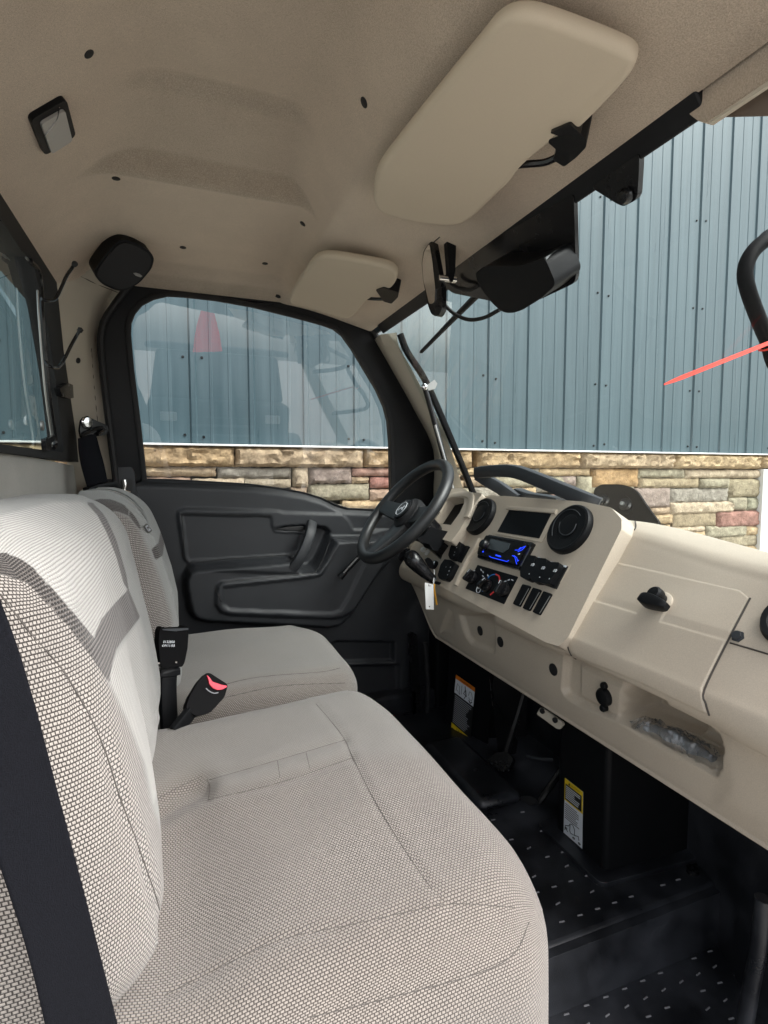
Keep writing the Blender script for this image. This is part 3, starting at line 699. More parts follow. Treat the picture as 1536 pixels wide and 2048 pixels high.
# ---- rear wall, window, pillar
XR = -.262
plate('rear_wall_panel', [(-900, 800), (0, 902), (60, 912), (168, 935), (212, 985), (250, 1000), (260, 1400), (-900, 1900)], (Vector((XR, 1, 0)), Vector((1, 0, 0))), .012, CARPET, veh, .0, .003, base=-.014)
box('rear_bulkhead', (-.34, .25, -.95), (-.277, 1.72, -.005), BEIGE_SM, veh, .003)
bp = []
for (a, b) in zip([(64, 470), (100, 520), (110, 600), (122, 700), (140, 800), (152, 925), (160, 990), (170, 1100)], [(300, 520), (232, 598), (203, 650), (200, 690), (212, 790), (222, 880), (236, 960), (245, 1100)]):
    p = onX(a[0], a[1], XR + .004); q = onY(b[0], b[1], 1.655); mid = p.lerp(q, .5) + Vector((.006, .012, 0))
    bp.append([p + Vector((-.02, -.005, 0)), p, p.lerp(mid, .5) + Vector((.003, .004, 0)), mid, mid.lerp(q, .5) + Vector((0, .004, 0)), q, q + Vector((-.02, .03, 0))])
bcols = [spline([r[i] for r in bp], 5) for i in range(7)]
bpil = grid('rear_pillar_trim', bcols, BEIGE_SM, veh, sharp=40)
BB = bvh(bpil)
h = hit(BB, 156, 721)
if h: lathe('trim_hole', [(.0075, -.001), (.0075, .0012), (.0, .0013)], h[0], h[1], PRINT_B, bpil, 16)
seam('trim_seam', BB, [(181, 705), (183, 700), (187, 760), (196, 850)], .0010, SEAMB, bpil, 0)
seam('trim_joint', BB, zm(4.518, 0, 340, [(650, 925), (740, 965), (860, 1025), (1060, 1105)]), .0013, SEAMB, bpil, 0)
# rear window
RP = (Vector((XR, 1, 0)), Vector((1, 0, 0)))
rw_o = [(-500, -330), (0, 372), (60, 470), (100, 530), (118, 700), (152, 925), (0, 906), (-500, 830)]
rw_i = [(-500, -180), (0, 455), (30, 500), (52, 515), (78, 620), (98, 740), (118, 905), (0, 890), (-490, 815)]
rwo = [onP(x, y, RP) for x, y in rw_o]; rwi = [onP(x, y, RP) for x, y in rw_i]
for p in rwo + rwi: p.y = max(p.y, .27)
rwf = prism('rear_window_frame', rwo, (1, 0, 0), .030, RUBBER, veh, 0, .004, base=-.02, hole=rwi)
mk('rear_glass', [(XR - .012, .27, -.03), (XR - .012, 1.50, -.03), (XR - .012, 1.50, .46), (XR - .012, .27, .46)], [(0, 1, 2, 3)], GLASS_R, rwf)
sl = [onP(x, y, (RP[0] + Vector((.006, 0, 0)), RP[1])) for x, y in [(52, 515), (72, 545), (78, 640), (90, 780), (104, 880), (100, 895)]]
tube('sliding_pane_edge', sl, .0022, STEEL, rwf, 6)
tube('channel', [p + Vector((.003, .018, 0)) for p in sl], .005, BLACK_SM, rwf, 6)
lt = plate('window_latch', zm(3.072, 0, 600, [(330, 540), (390, 510), (415, 520), (420, 600), (390, 605), (345, 590)]), (RP[0] + Vector((.01, 0, 0)), RP[1]), .012, BLACK_SM, rwf, .003, .002)
plate('window_pull', zm(3.072, 0, 600, [(250, 855), (315, 830), (320, 850), (290, 880), (290, 930), (255, 920)]), (RP[0] + Vector((.012, 0, 0)), RP[1]), .008, BLACK_SM, rwf, .003, .002)
lathe('latch_screw', [(.010, 0), (.010, .004), (0, .005)], onP(82, 851, (RP[0] + Vector((.012, 0, 0)), RP[1])), (1, 0, 0), STEEL, rwf, 14)
# wire hooks
for pts in ([(372, 1165), (430, 1182), (500, 1165), (555, 1060), (600, 960), (650, 885), (675, 850)], [(408, 1730), (450, 1775), (520, 1785), (570, 1730), (640, 1590), (690, 1500), (725, 1445)]):
    P = []
    for k, (x, y) in enumerate(pts):
        t = k / (len(pts) - 1); P.append(onX(x / 4.518, y / 4.518 + 340, XR + .03 + .05 * t))
    hk = tube('coat_hook', P, .0032, BLACK_SM, veh, 8)
    lathe('hook_tip', [(.0, -.006), (.005, -.004), (.0055, .003), (.0, .006)], P[-1], (P[-1] - P[-2]), RUBBER, hk, 10)
# ---------------------------------------------------------------- driver door
YD = 1.66
DT = math.radians(6.5); DPL = (Vector((0, YD, -.02)), Vector((0, -math.cos(DT), -math.sin(DT))))   # the upper door leans inwards
door = bpy.data.objects.new('driver_door', None); link(door, veh, (.3, YD, -.8))
sill = [(288, 958), (340, 959), (400, 962), (500, 968), (560, 976), (610, 985), (645, 996), (672, 1010), (695, 1017), (740, 1019), (800, 1020), (880, 1020)]
holeU = zm(2.477, 180, 480, [(1500, 1240), (1497, 1010), (1488, 900), (1470, 830), (1430, 740), (1370, 640), (1310, 540), (1260, 470), (1215, 435), (1150, 412), (1000, 372), (800, 322), (620, 290), (460, 272), (380, 268), (310, 284), (250, 315), (212, 360), (192, 410), (190, 470), (205, 640), (232, 850), (262, 1110), (270, 1188)])
outerU = [(228, 990), (212, 800), (198, 690), (200, 655), (226, 605), (285, 535), (300, 518), (400, 520), (480, 530), (570, 552), (650, 590), (705, 622), (740, 655), (775, 705), (830, 790), (872, 875), (884, 940), (886, 1024)]
P = [onP(x, y, DPL) for x, y in outerU] + [onP(790, 1024, DPL)] + [onP(x, y, DPL) for x, y in holeU] 
fr = prism('window_frame', P, DPL[1], .045, DOORB, door, 0, .008, base=-.045, seg=3)
# raised inner lip round the glass
lip = [onP(x, y, DPL) - DPL[1] * -.002 for x, y in holeU]
sweep('glass_seal', lip, rect(.005, .007, .002), RUBBER, door, up=(0, 1, 0))
mk('door_glass', [(x, YD + .03 - (z + .02) * math.tan(DT), z) for x, z in ((-.16, -.16), (.86, -.16), (.86, .56), (-.16, .56))], [(0, 1, 2, 3)], GLASS_D, door)
# panel as one moulded skin
Z4 = lambda pts: zm(2.327, 240, 860, pts)
reliefs = [
    (Z4([(272, 378), (300, 366), (735, 376), (760, 384), (1035, 392), (1062, 420), (1085, 462), (1290, 466), (1290, 480), (1180, 482), (985, 500), (905, 640), (870, 655), (800, 655), (330, 632), (300, 600), (268, 400)]), .006, 5),
    (Z4([(288, 392), (700, 400), (705, 440), (720, 474), (850, 478), (835, 560), (800, 578), (316, 610)]), -.005, 2.5),
    (Z4([(303, 680), (320, 645), (350, 632), (790, 595), (830, 640), (890, 640), (925, 600), (985, 505), (1110, 500), (1260, 480), (1240, 600), (1175, 670), (1060, 850), (1010, 895), (960, 906), (400, 876), (350, 862), (325, 830), (306, 730)]), .060, 13),
    (Z4([(440, 745), (450, 705), (470, 690), (850, 655), (900, 645), (935, 600), (985, 505), (1100, 500), (1250, 490), (1190, 620), (1065, 815), (1010, 848), (960, 855), (500, 835), (460, 822), (440, 790)]), .010, 4),
    (Z4([(470, 712), (850, 672), (912, 658), (995, 515), (1112, 512), (1116, 590), (1030, 765), (1000, 815), (960, 830), (500, 812), (474, 790)]), -.006, 2.5),
    (Z4([(870, 470), (905, 448), (955, 455), (973, 472), (962, 500), (905, 628), (865, 642), (830, 632), (850, 590)]), -.030, 6), (Z4([(722, 462), (770, 450), (860, 446), (860, 468), (790, 466)]), -.02, 4),
    (Z4([(985, 1000), (1010, 985), (1275, 990), (1275, 1080), (1040, 1085), (1000, 1060)]), -.02, 5),
    (Z4([(1040, 1100), (1300, 1095), (1300, 1500), (1040, 1500)]), -.012, 8),
]
sp = [onY(x, y, YD) for x, y in sill]; sxx = [p.x for p in sp]; szz = [p.z for p in sp]
X = np.linspace(-.215, .86, 215); rows = []
NV = 170
pts = []
for j in range(NV):
    for x in X:
        zt = np.interp(x, sxx, szz) if x > sxx[0] else szz[0]
        t = (j / (NV - 1)); pts.append((x, YD, zt + (-.88 - zt) * t))
pts = np.array(pts); pp = projs(pts); d = np.zeros(len(pts))
for poly, hgt, w in reliefs: d += hgt * sstep(sdf(pp, poly) / w + .5)
tt = np.repeat(np.linspace(0, 1, NV), len(X)); d -= .012 * (1 - sstep(tt / .03))      # rolled top edge
pts[:, 1] -= d
K = len(X); rows = [[Vector(pts[j * K + i]) for i in range(K)] for j in range(NV)]
dp = grid('door_panel', rows, DOOR, door)
grid('door_sill_cap', [[Vector((x, YD + o, np.interp(x, sxx, szz) + dz)) for x in X[25:]] for o, dz in ((.012, -.004), (.004, .001), (.025, .0015), (.045, -.01))], DOOR, door)
DB = bvh(dp)
seam('panel_groove', DB, Z4([(288, 392), (500, 396), (700, 402)]), .0012, PRINT_B, dp)
seam('panel_groove', DB, Z4([(286, 392), (298, 500), (314, 612), (500, 600), (800, 580)]), .0012, PRINT_B, dp)
seam('panel_groove', DB, Z4([(472, 800), (468, 712), (850, 672), (908, 660), (950, 590), (990, 512), (1112, 508)]), .0014, PRINT_B, dp)
seam('panel_groove', DB, Z4([(110, 246), (400, 252), (700, 268), (860, 285), (960, 310), (1040, 350), (1080, 368), (1190, 378)]), .0012, PRINT_B, dp)
# pull handle, latch slot, lever
hp = [onY(x, y, YD - o) for (x, y), o in zip(Z4([(893, 432), (885, 480), (865, 540), (835, 600), (803, 645)]), (.022, .052, .064, .066, .058))]
ph = sweep('pull_handle', spline(hp, 6), rect(.011, .0155, .006), DOOR, door, up=(0, 1, 0), scale=None)
prism('latch_slot', [onY(x, y, YD) for x, y in Z4([(725, 462), (775, 450), (852, 447), (852, 468), (790, 466)])], (0, -1, 0), .004, PRINT_B, door, 0, .001, base=.002)
lv = sweep('window_lever', spline([onY(x, y, YD - o) for (x, y), o in zip(Z4([(1025, 685), (1050, 658), (1085, 620), (1112, 592)]), (.080, .088, .092, .088))], 5), circ(.0075, 10), BLACK_SM, door, scale=[1.5, 1.4, 1.3, 1.2, 1.1] + [1.0] * 11)
sweep('lever_highlight', spline([onY(x, y, YD - o) for (x, y), o in zip(Z4([(1040, 665), (1070, 632), (1105, 594)]), (.097, .100, .100))], 5), circ(.0022, 6), STEEL, lv)  # thin bright strip, a highlight built onto the dark lever
# latch box at the rear of the door and striker
lb = prism('latch_housing', [onY(x, y, YD) for x, y in zm(3.072, 0, 600, [(715, 1030), (810, 1025), (830, 1060), (835, 1170), (880, 1250), (720, 1250)])], (0, -1, 0), .012, DOOR, door, .006, .004)
prism('latch_pocket', [onY(x, y, YD - .012) for x, y in zm(3.072, 0, 600, [(740, 1100), (815, 1100), (815, 1200), (740, 1200)])], (0, -1, 0), .002, PRINT_B, lb, .004, .0005)
tube('latch_striker', [onY(x / 3.072, y / 3.072 + 600, YD - .022) for x, y in [(762, 1105), (768, 1140), (765, 1170), (800, 1185)]], .006, CHROME, lb, 10)
# door seal on the body, hinges under the roof edge
sealp = [onP(x, y, (DPL[0] + DPL[1] * .008, DPL[1])) for x, y in [(238, 1010), (222, 880), (206, 745), (203, 660), (232, 605), (292, 532), (310, 519), (400, 523), (480, 533), (570, 556), (650, 592), (710, 628), (745, 662), (780, 715), (832, 798), (868, 880), (874, 1010)]]
sweep('door_seal', spline(sealp, 4), circ(.009, 8), RUBBER, veh)
for x, y in ((411, 556), (556, 586)):
    lathe('seal_plug', [(.014, -.01), (.014, .012), (.008, .018), (0, .018)], onP(x, y, (DPL[0] + DPL[1] * .008, DPL[1])), (0, -1, -.3), RUBBER, veh, 14)
# threshold and jamb
box('body_side_sill', (-.3, 1.615, -1.0), (.95, 1.72, -.74), FLOORM, veh, .01)
box('front_jamb', (.80, 1.60, -.95), (.98, 1.72, -.18), BLACK, veh, .01)
prism('jamb_slide', [onY(x, y, 1.60) for x, y in [(815, 1268), (822, 1262), (832, 1268), (845, 1490), (838, 1500), (828, 1490)]], (0, -1, 0), .01, BLACK_SM, veh, .004, .002)
tube('jamb_seal', [onY(x, y, 1.59) for x, y in [(850, 1285), (856, 1380), (852, 1480), (858, 1560)]], .009, RUBBER, veh, 8)
# ---------------------------------------------------------------- driver's belt at the pillar
AP = (onY(180, 850, 1.575), Vector((.72, -.69, 0)).normalized())
anc = plate('belt_anchor', zm(3.072, 0, 600, [(480, 800), (490, 735), (525, 716), (560, 730), (650, 772), (660, 800), (640, 830), (490, 850)]), AP, .006, BLACK_SM, veh, .006, .002)
lathe('anchor_bolt', [(.016, 0), (.016, .004), (.012, .008), (0, .009)], onP(530 / 3.072, 600 + 752 / 3.072, (AP[0] + AP[1] * .006, AP[1])), AP[1], CHROME, anc, 20)
tube('belt_loop', [onP(x / 3.072, 600 + y / 3.072, (AP[0] + AP[1] * .012, AP[1])) for x, y in [(495, 838), (570, 800), (625, 785), (632, 800), (600, 828)]], .0045, BLACK_SM, anc, 8)
bl = [[onP(x / 3.072, 600 + y / 3.072, (AP[0] + AP[1] * o, AP[1])) for x, y in row] for row, o in (([(480, 850), (590, 822)], .014), ([(485, 930), (610, 900)], .020), ([(500, 1020), (640, 1010)], .024), ([(540, 1160), (665, 1130)], .026))]
w = grid('seat_belt', [spline([r[0] for r in bl], 5), spline([r[0].lerp(r[1], .5) for r in bl], 5), spline([r[1] for r in bl], 5)], WEB, veh); w.modifiers.new('s', 'SOLIDIFY').thickness = .0016
sweep('belt_guide', [onP(x / 3.072, 600 + y / 3.072, (AP[0] + AP[1] * .028, AP[1])) for x, y in [(532, 1172), (600, 1148), (690, 1130), (720, 1150)]], rect(.008, .012, .003), BLACK, veh)
# ---------------------------------------------------------------- seats
def seat_piece(name, lo, hi, R, deform, zones, parent, main, step=.009, seams=()):
    V, Fc, B, Fid = rbox(lo, hi, R, step)
    V = deform(V.copy())
    tmp = bpy.data.meshes.new('t'); tmp.from_pydata(V.tolist(), [], Fc)
    bmn = bmesh.new(); bmn.from_mesh(tmp); bmesh.ops.recalc_face_normals(bmn, faces=bmn.faces); bmn.normal_update()
    NR = np.array([list(v.normal) for v in bmn.verts]); bmn.free(); bpy.data.meshes.remove(tmp)
    pp0 = projs(V); dd = np.zeros(len(V))
    for s_, dep, w_ in seams:
        sp_ = [(q.x, q.y) for q in spline([Vector((a, b, 0)) for a, b in s_], 4)]
        d_ = -sdf(pp0, sp_, False); dd -= dep * np.exp(-(d_ / w_) ** 2) - dep * .35 * np.exp(-((d_ - 2.2 * w_) / (1.2 * w_)) ** 2)
    # slack cloth: shallow uneven waves
    rg = random.Random(len(V)); 
    for _ in range(14):
        k = np.array([rg.uniform(-30, 30), rg.uniform(-30, 30), rg.uniform(-30, 30)]); dd += .00055 * np.sin(V @ k + rg.uniform(0, 6.3))
    V = V + NR * dd[:, None]
    lo = np.array(lo); hi = np.array(hi)
    c = V.mean(0)
    me = bpy.data.meshes.new(name); me.from_pydata((V - c).tolist(), [], Fc)
    uv = me.uv_layers.new(name='cloth'); data = np.zeros((len(me.loops), 2)); li = 0
    for f, (ax, side) in zip(Fc, Fid):
        for v in f:
            b = B[v]
            if main == 'z':            # cushion: cloth laid over the top and down the sides
                x, y, dz = b[0], b[1], hi[2] - b[2]
                if ax == 0: x = (hi[0] + dz) if side else (lo[0] - dz)
                if ax == 1: y = (hi[1] + dz) if side else (lo[1] - dz)
                data[li] = (x, y)
            else:                      # back: cloth on the front, wrapped round the edges
                y, z, dx = b[1], b[2], hi[0] - b[0]
                if ax == 1: y = (hi[1] + dx) if side else (lo[1] - dx)
                if ax == 2: z = (hi[2] + dx) if side else (lo[2] - dx)
                data[li] = (y, z)
            li += 1
    uv.data.foreach_set('uv', data.ravel())
    pp = projs(V)
    front = None
    for zn in ('zone_rib', 'zone_hex', 'zone_dark'):
        at = me.attributes.new(zn, 'FLOAT', 'POINT')
        val = np.full(len(V), -50.0)
        for poly in zones.get(zn, []):
            val = np.maximum(val, sdf(pp, poly) if not isinstance(poly, str) else np.full(len(V), 50.0))
        at.data.foreach_set('value', np.clip(val, -50, 50))
    me.materials.append(CLOTH_C if main == 'z' else CLOTH); me.polygons.foreach_set('use_smooth', [True] * len(me.polygons))
    bm = bmesh.new(); bm.from_mesh(me); bmesh.ops.recalc_face_normals(bm, faces=bm.faces); bm.to_mesh(me); bm.free()
    o = bpy.data.objects.new(name, me); link(o, parent, Vector(c)); return o
def empty_part(name, loc): 
    o = bpy.data.objects.new(name, None); link(o, veh, loc); return o
def gauss(x, s): return np.exp(-(x / s) ** 2)
Z8 = lambda pts: zm(2.021, 0, 950, pts)
# passenger bench
pseat = empty_part('passenger_seat', (.1, .7, -.7))
def def_pc(V):
    x, y, z = V[:, 0].copy(), V[:, 1].copy(), V[:, 2].copy()
    top = sstep((z + .62) / .15)
    V[:, 2] += top * (.016 * gauss(x - .30, .16) * gauss(y - .66, .34) - .010 * gauss(x - .06, .12) + .010 * gauss(y - .93, .10) * gauss(x - .2, .25))
    V[:, 2] -= top * .035 * gauss(x + .02, .07) * gauss(y - .62, .22)
    V[:, 0] += sstep((x - .2) / .2) * (.010 * gauss(y - .62, .3) - .03 * sstep((y - .85) / .17) - .020 * sstep((.52 - y) / .12))
    return V
hexc = [(250, 1620), (300, 1640), (420, 1600), (690, 1520), (730, 1580), (800, 1700), (900, 1800), (1200, 1850), (1300, 2300), (-200, 2300), (-200, 1700)]
hexc2 = [(414, 1556), (690, 1480), (706, 1516), (418, 1600)]
hexc3 = [(300, 1590), (405, 1548), (412, 1580), (318, 1612)]
pcz = {'zone_hex': [[(240, 1700), (300, 1612), (418, 1592), (700, 1512), (1300, 1512), (1500, 2500), (-300, 2500)], hexc3], 'zone_rib': [[(300, 1500), (700, 1380), (760, 1400), (1300, 1800), (1300, 1520), (700, 1512), (418, 1600), (300, 1620)]] * 0, 'zone_dark': []}
PCS = [[(418, 1560), (550, 1522), (690, 1480)], [(415, 1600), (560, 1565), (704, 1516)], [(632, 1408), (660, 1440), (690, 1480), (706, 1516), (760, 1620), (850, 1760), (900, 1812)],
       [(414, 1558), (420, 1575), (416, 1602)], [(290, 1612), (350, 1578), (405, 1552)], [(330, 1990), (420, 1945), (560, 1880), (700, 1850), (870, 1812), (935, 1808), (1030, 1815)], [(620, 2035), (800, 1990), (960, 1945), (1030, 1905), (1058, 1845)],
       [(555, 1522), (560, 1556)], [(612, 1505), (620, 1538)]]
pc = seat_piece('cushion', (-.16, .385, -.66), (.362, 1.005, -.422), .075, def_pc, pcz, pseat, 'z', .0055, [(PCS[k], .0017, 7) for k in (0, 1, 2, 5, 6)] + [([(310, 1625), (350, 1600), (400, 1578)], .010, 22)])
PCB = bvh(pc)
for s in PCS: seam('stitch_seam', PCB, s, .0004, SEAMD, pc, .0001)
def def_pb(V):
    x, y, z = V[:, 0].copy(), V[:, 1].copy(), V[:, 2].copy()
    fr = sstep((x + .26) / .14)                       # 0 at the rear, 1 at the front
    t = np.clip((z + .50) / .47, 0, 1.05)
    prof = np.interp(t, [0, .12, .22, .32, .5, .7, .85, .95, 1.05], [-.060, -.046, -.037, -.038, -.048, -.063, -.078, -.095, -.110])
    V[:, 0] += fr * (prof + .05)
    bol = gauss(y - .50, .13)
    V[:, 0] += fr * (.016 * bol * sstep(1.15 - t) * sstep((t + .25) / .3) - .022 * gauss(y - .70, .06) * sstep(1.0 - t))
    V[:, 0] += fr * (-.03 * sstep((.16 - t) / .16) * gauss(y - .80, .2))
    V[:, 1] += sstep((.62 - y) / .2) * .018 * np.sin(np.clip(t, 0, 1) * math.pi) * -1
    return V
W_band = [Z8([(-60, 285), (0, 305), (60, 325), (130, 368), (205, 450), (305, 566), (392, 672), (450, 845), (425, 820), (362, 725), (285, 622), (205, 538), (130, 455), (60, 415), (0, 400), (-60, 384)]),
          Z8([(520, 462), (566, 575), (500, 660), (470, 705), (455, 760), (440, 835), (415, 775), (380, 690), (385, 640), (410, 582), (470, 512)]),
          Z8([(345, 108), (375, 112), (425, 165), (470, 260), (510, 400), (522, 470), (500, 440), (470, 330), (430, 230), (395, 165)])]
pbz = {'zone_dark': W_band,
       'zone_rib': [Z8([(-200, 150), (0, 165), (200, 110), (350, 105), (430, 190), (500, 400), (520, 465), (440, 560), (380, 650), (440, 830), (380, 720), (300, 610), (130, 440), (-200, 340)]),
                    Z8([(566, 575), (450, 760), (440, 835), (520, 1000), (590, 1180), (620, 1330), (660, 1200), (640, 900), (600, 700)])],
       'zone_hex': [Z8([(-200, 392), (0, 396), (60, 408), (130, 442), (220, 522), (300, 612), (380, 722), (440, 840), (520, 1010), (580, 1160), (612, 1330), (760, 1700), (760, 2400), (-400, 2400), (-400, 392)])]}
PBS = Z8([(0, 480), (60, 560), (140, 660), (230, 760), (310, 880), (370, 990), (430, 1130), (480, 1290), (540, 1450), (590, 1590), (640, 1740), (665, 1870)])
pb = seat_piece('backrest', (-.258, .425, -.440), (-.05, 1.04, -.034), .062, def_pb, pbz, pseat, 'x', .0038, [(PBS, .003, 9), (Z8([(350, 100), (425, 165), (480, 300), (520, 465), (566, 575), (600, 700), (640, 950)]), .003, 8)])
PBB = bvh(pb)
for s in (Z8([(0, 480), (60, 560), (140, 660), (230, 760), (310, 880), (370, 990), (430, 1130), (480, 1290), (540, 1450), (590, 1590), (640, 1740), (665, 1870)]), ):
    seam('stitch_seam', PBB, s, .0006, SEAMD, pb, .0001)
# driver seat
dseat = empty_part('driver_seat', (.15, 1.3, -.7))
def def_dc(V):
    x, y, z = V[:, 0].copy(), V[:, 1].copy(), V[:, 2].copy(); top = sstep((z + .6) / .15)
    V[:, 2] += top * (.007 * gauss(x - .2, .2) * gauss(y - 1.3, .2))
    V[:, 0] += sstep((x - .2) / .15) * (-.045 * sstep((y - 1.36) / .14) - .012 * sstep((1.16 - y) / .1))
    return V
dcz = {'zone_hex': [[(360, 1420), (440, 1375), (520, 1355), (640, 1345), (690, 1335), (760, 1400), (700, 1500), (300, 1500)]], 'zone_rib': [], 'zone_dark': []}
dc = seat_piece('cushion', (-.14, 1.065, -.60), (.368, 1.525, -.424), .055, def_dc, dcz, dseat, 'z', .007, [([(370, 1400), (440, 1372), (520, 1354), (640, 1344), (680, 1336)], .003, 6)])
DCB = bvh(dc)
for s in ([(370, 1400), (440, 1372), (520, 1354), (640, 1344), (680, 1336)], [(450, 1395), (560, 1372), (690, 1366)]):
    seam('stitch_seam', DCB, s, .0006, SEAMD, dc, .0001)
def def_db(V):
    x, y, z = V[:, 0].copy(), V[:, 1].copy(), V[:, 2].copy(); fr = sstep((x + .20) / .12); t = np.clip((z + .5) / .47, 0, 1.05)
    prof = np.interp(t, [0, .2, .4, .55, .7, .85, .95, 1.05], [-.035, -.012, -.014, -.026, -.045, -.068, -.086, -.105])
    V[:, 0] += fr * (prof + .02)
    V[:, 0] += fr * (.012 * gauss(y - 1.14, .06) + .006 * gauss(y - 1.50, .06)) * sstep((1.02 - t) / .3)
    V[:, 1] += np.where(y > 1.3, -1, 1) * .05 * sstep((t - .72) / .3)
    return V
dbz = {'zone_dark': [Z8([(345, 112), (400, 96), (450, 98), (500, 118), (545, 165), (585, 232), (560, 215), (520, 165), (470, 145), (420, 150), (385, 128)]),
                     Z8([(612, 300), (640, 275), (652, 215), (665, 265), (658, 325), (628, 345)]), Z8([(385, 128), (420, 150), (470, 250), (520, 460), (505, 460), (455, 270)])],
       'zone_hex': [Z8([(415, 148), (470, 146), (520, 166), (565, 222), (600, 300), (650, 430), (690, 560), (700, 680), (600, 720), (560, 520), (520, 350), (470, 230)])], 'zone_rib': []}
db = seat_piece('backrest', (-.20, 1.085, -.50), (-.02, 1.555, -.036), .060, def_db, dbz, dseat, 'x', .005, [(Z8([(415, 148), (520, 160), (585, 240), (640, 400), (690, 600)]), .003, 5)])
DBB = bvh(db)
h = hit(DBB, 295, 1057)
if h:
    n = h[1]; u = Vector((0, 1, 0)); u = (u - n * u.dot(n)).normalized(); v = n.cross(u); v = v if v.z > 0 else -v
    def on(a, b): return h[0] + u * a + v * b + n * .0006
    lg = prism('embroidered_emblem', [on(-.011, -.009), on(.011, -.009), on(.011, .009), on(-.011, .009)], n, .0006, SEAMD, db, .005, 0)
    prism('emblem_field', [on(-.008, -.006), on(.008, -.006), on(.008, .006), on(-.008, .006)], n, .0004, GREY_T, lg, .004, 0, base=.0007)
    prism('emblem_figure', [on(-.006, -.004), on(-.003, -.001), on(.002, -.001), on(.006, -.004), on(.004, .001), on(.006, .004), on(.001, .002), on(-.004, .004)], n, .0004, SEAMD, lg, 0, 0, base=.0012)
# buckles between the seats
BP = (onY(340, 1290, 1.04), Vector((.45, -.88, .1)).normalized())
Zb = lambda pts: zm(8.533, 300, 1230, pts)
bk = plate('belt_buckle', Zb([(85, 250), (130, 180), (200, 210), (480, 200), (500, 165), (565, 175), (575, 330), (560, 550), (510, 790), (470, 860), (130, 880), (95, 800), (70, 450)]), BP, .018, ARMB, veh, .003, .004, seg=3)
plate('buckle_lip', Zb([(130, 220), (560, 205), (560, 235), (340, 260), (130, 240)]), BP, .003, GREYP, bk, .001, .001, base=.018)
for x, y in ((153, 825), (445, 805)): lathe('buckle_rivet', [(.0022, 0), (.0018, .001), (0, .0012)], onP(x / 8.533 + 300, y / 8.533 + 1230, (BP[0] + BP[1] * .018, BP[1])), BP[1], CHROME, bk, 10)
tr = (onP(340, 1290, BP) - onP(330, 1290, BP)).normalized() * -1; tr = -tr; tu = BP[1].cross(tr)
text('buckle_number', '0132800', onP(338, 1284, (BP[0] + BP[1] * .0186, BP[1])), tr, tu, .0062, PRINT_W, bk)
text('buckle_number', '6W11:R8', onP(337, 1291.5, (BP[0] + BP[1] * .0186, BP[1])), tr, tu, .0062, PRINT_W, bk)
stp = [onP(x / 8.533 + 300, y / 8.533 + 1230, BP) for x, y in [(300, 880), (310, 980), (305, 1080), (300, 1250), (310, 1600), (330, 1900)]]
sweep('buckle_stalk', spline(stp, 6), rect(.018, .010, .006), BLACK, bk, up=tr, scale=[1.0] * 4 + [1.15] * 6 + [.85] * 8 + [.85] * 13)
B2 = (onY(410, 1395, .985), Vector((.35, -.80, .48)).normalized())
b2 = plate('belt_buckle', Zb([(930, 1005), (1000, 1010), (1280, 1190), (1295, 1230), (1240, 1420), (1000, 1680), (760, 1740), (600, 1640), (590, 1560), (650, 1400), (800, 1150)]), B2, .016, ARMB, veh, .004, .005, base=-.008, seg=3)
plate('release_button', Zb([(930, 1045), (985, 1100), (1020, 1160), (1180, 1215), (1270, 1230), (1270, 1250), (1200, 1290), (1110, 1300), (1030, 1265), (975, 1200), (960, 1130)]), B2, .003, REDBTN, b2, .002, .0008, base=.008)
sweep('button_edge', spline([onP(x / 8.533 + 300, y / 8.533 + 1230, (B2[0] + B2[1] * .0085, B2[1])) for x, y in [(955, 1250), (1010, 1300), (1090, 1335), (1165, 1325)]], 4), circ(.0010, 5), GREY_T, b2)
sweep('buckle_stalk', [onP(x / 8.533 + 300, y / 8.533 + 1230, B2) for x, y in [(700, 1650), (560, 1820), (420, 2000)]], rect(.012, .006, .002), BLACK, b2)
# near seat belt, hanging beside the bench
L = [(-420, 250), (-200, 700), (0, 1200), (60, 1375), (120, 1600), (180, 1830), (238, 2060), (280, 2250)]
Rr = [(-560, 300), (-330, 850), (-110, 1420), (-50, 1590), (0, 1735), (50, 1890), (92, 2060), (130, 2260)]
rows = []
for (a, b), Yv in zip(zip(L, Rr), (.385, .375, .365, .362, .36, .36, .36, .36)):
    p = onY(a[0], a[1], Yv + .012); q = onY(b[0], b[1], Yv); rows.append([p.lerp(q, t) for t in (0, .06, .35, .65, .94, 1)])
cols = [spline([r[i] for r in rows], 6) for i in range(6)]
nb = grid('seat_belt', cols, WEB, veh); nb.modifiers.new('s', 'SOLIDIFY').thickness = .0018
box('bench_base', (-.25, .40, -.95), (.30, 1.55, -.60), FLOORM, veh, .01)
# ---------------------------------------------------------------- dashboard
Z6 = lambda pts: zm(2.694, 1000, 940, pts)
Zs = lambda pts: zm(2.743, 680, 860, pts)       # steering / stack crop
Z7p = lambda pts: zm(5.12, 840, 860, pts)
Zr = lambda pts: zm(6.4, 920, 1040, pts)        # radio crop
Zk = lambda pts: zm(8.084, 770, 1040, pts)      # key crop
PR = [(.90, -.50), (.735, -.502), (.722, -.494), (.716, -.475), (.711, -.45), (.706, -.41), (.704, -.375), (.700, -.358), (.690, -.349), (.672, -.345), (.659, -.336), (.652, -.320), (.655, -.300), (.664, -.286), (.70, -.233), (.745, -.168), (.774, -.122), (.785, -.108), (.80, -.1005), (.83, -.097), (.88, -.100), (.93, -.115)]
prof = spline([Vector((x, 0, z)) for x, z in PR], 8)
acc = [0]
for a, b in zip(prof[:-1], prof[1:]): acc.append(acc[-1] + (b - a).length)
NS = 230
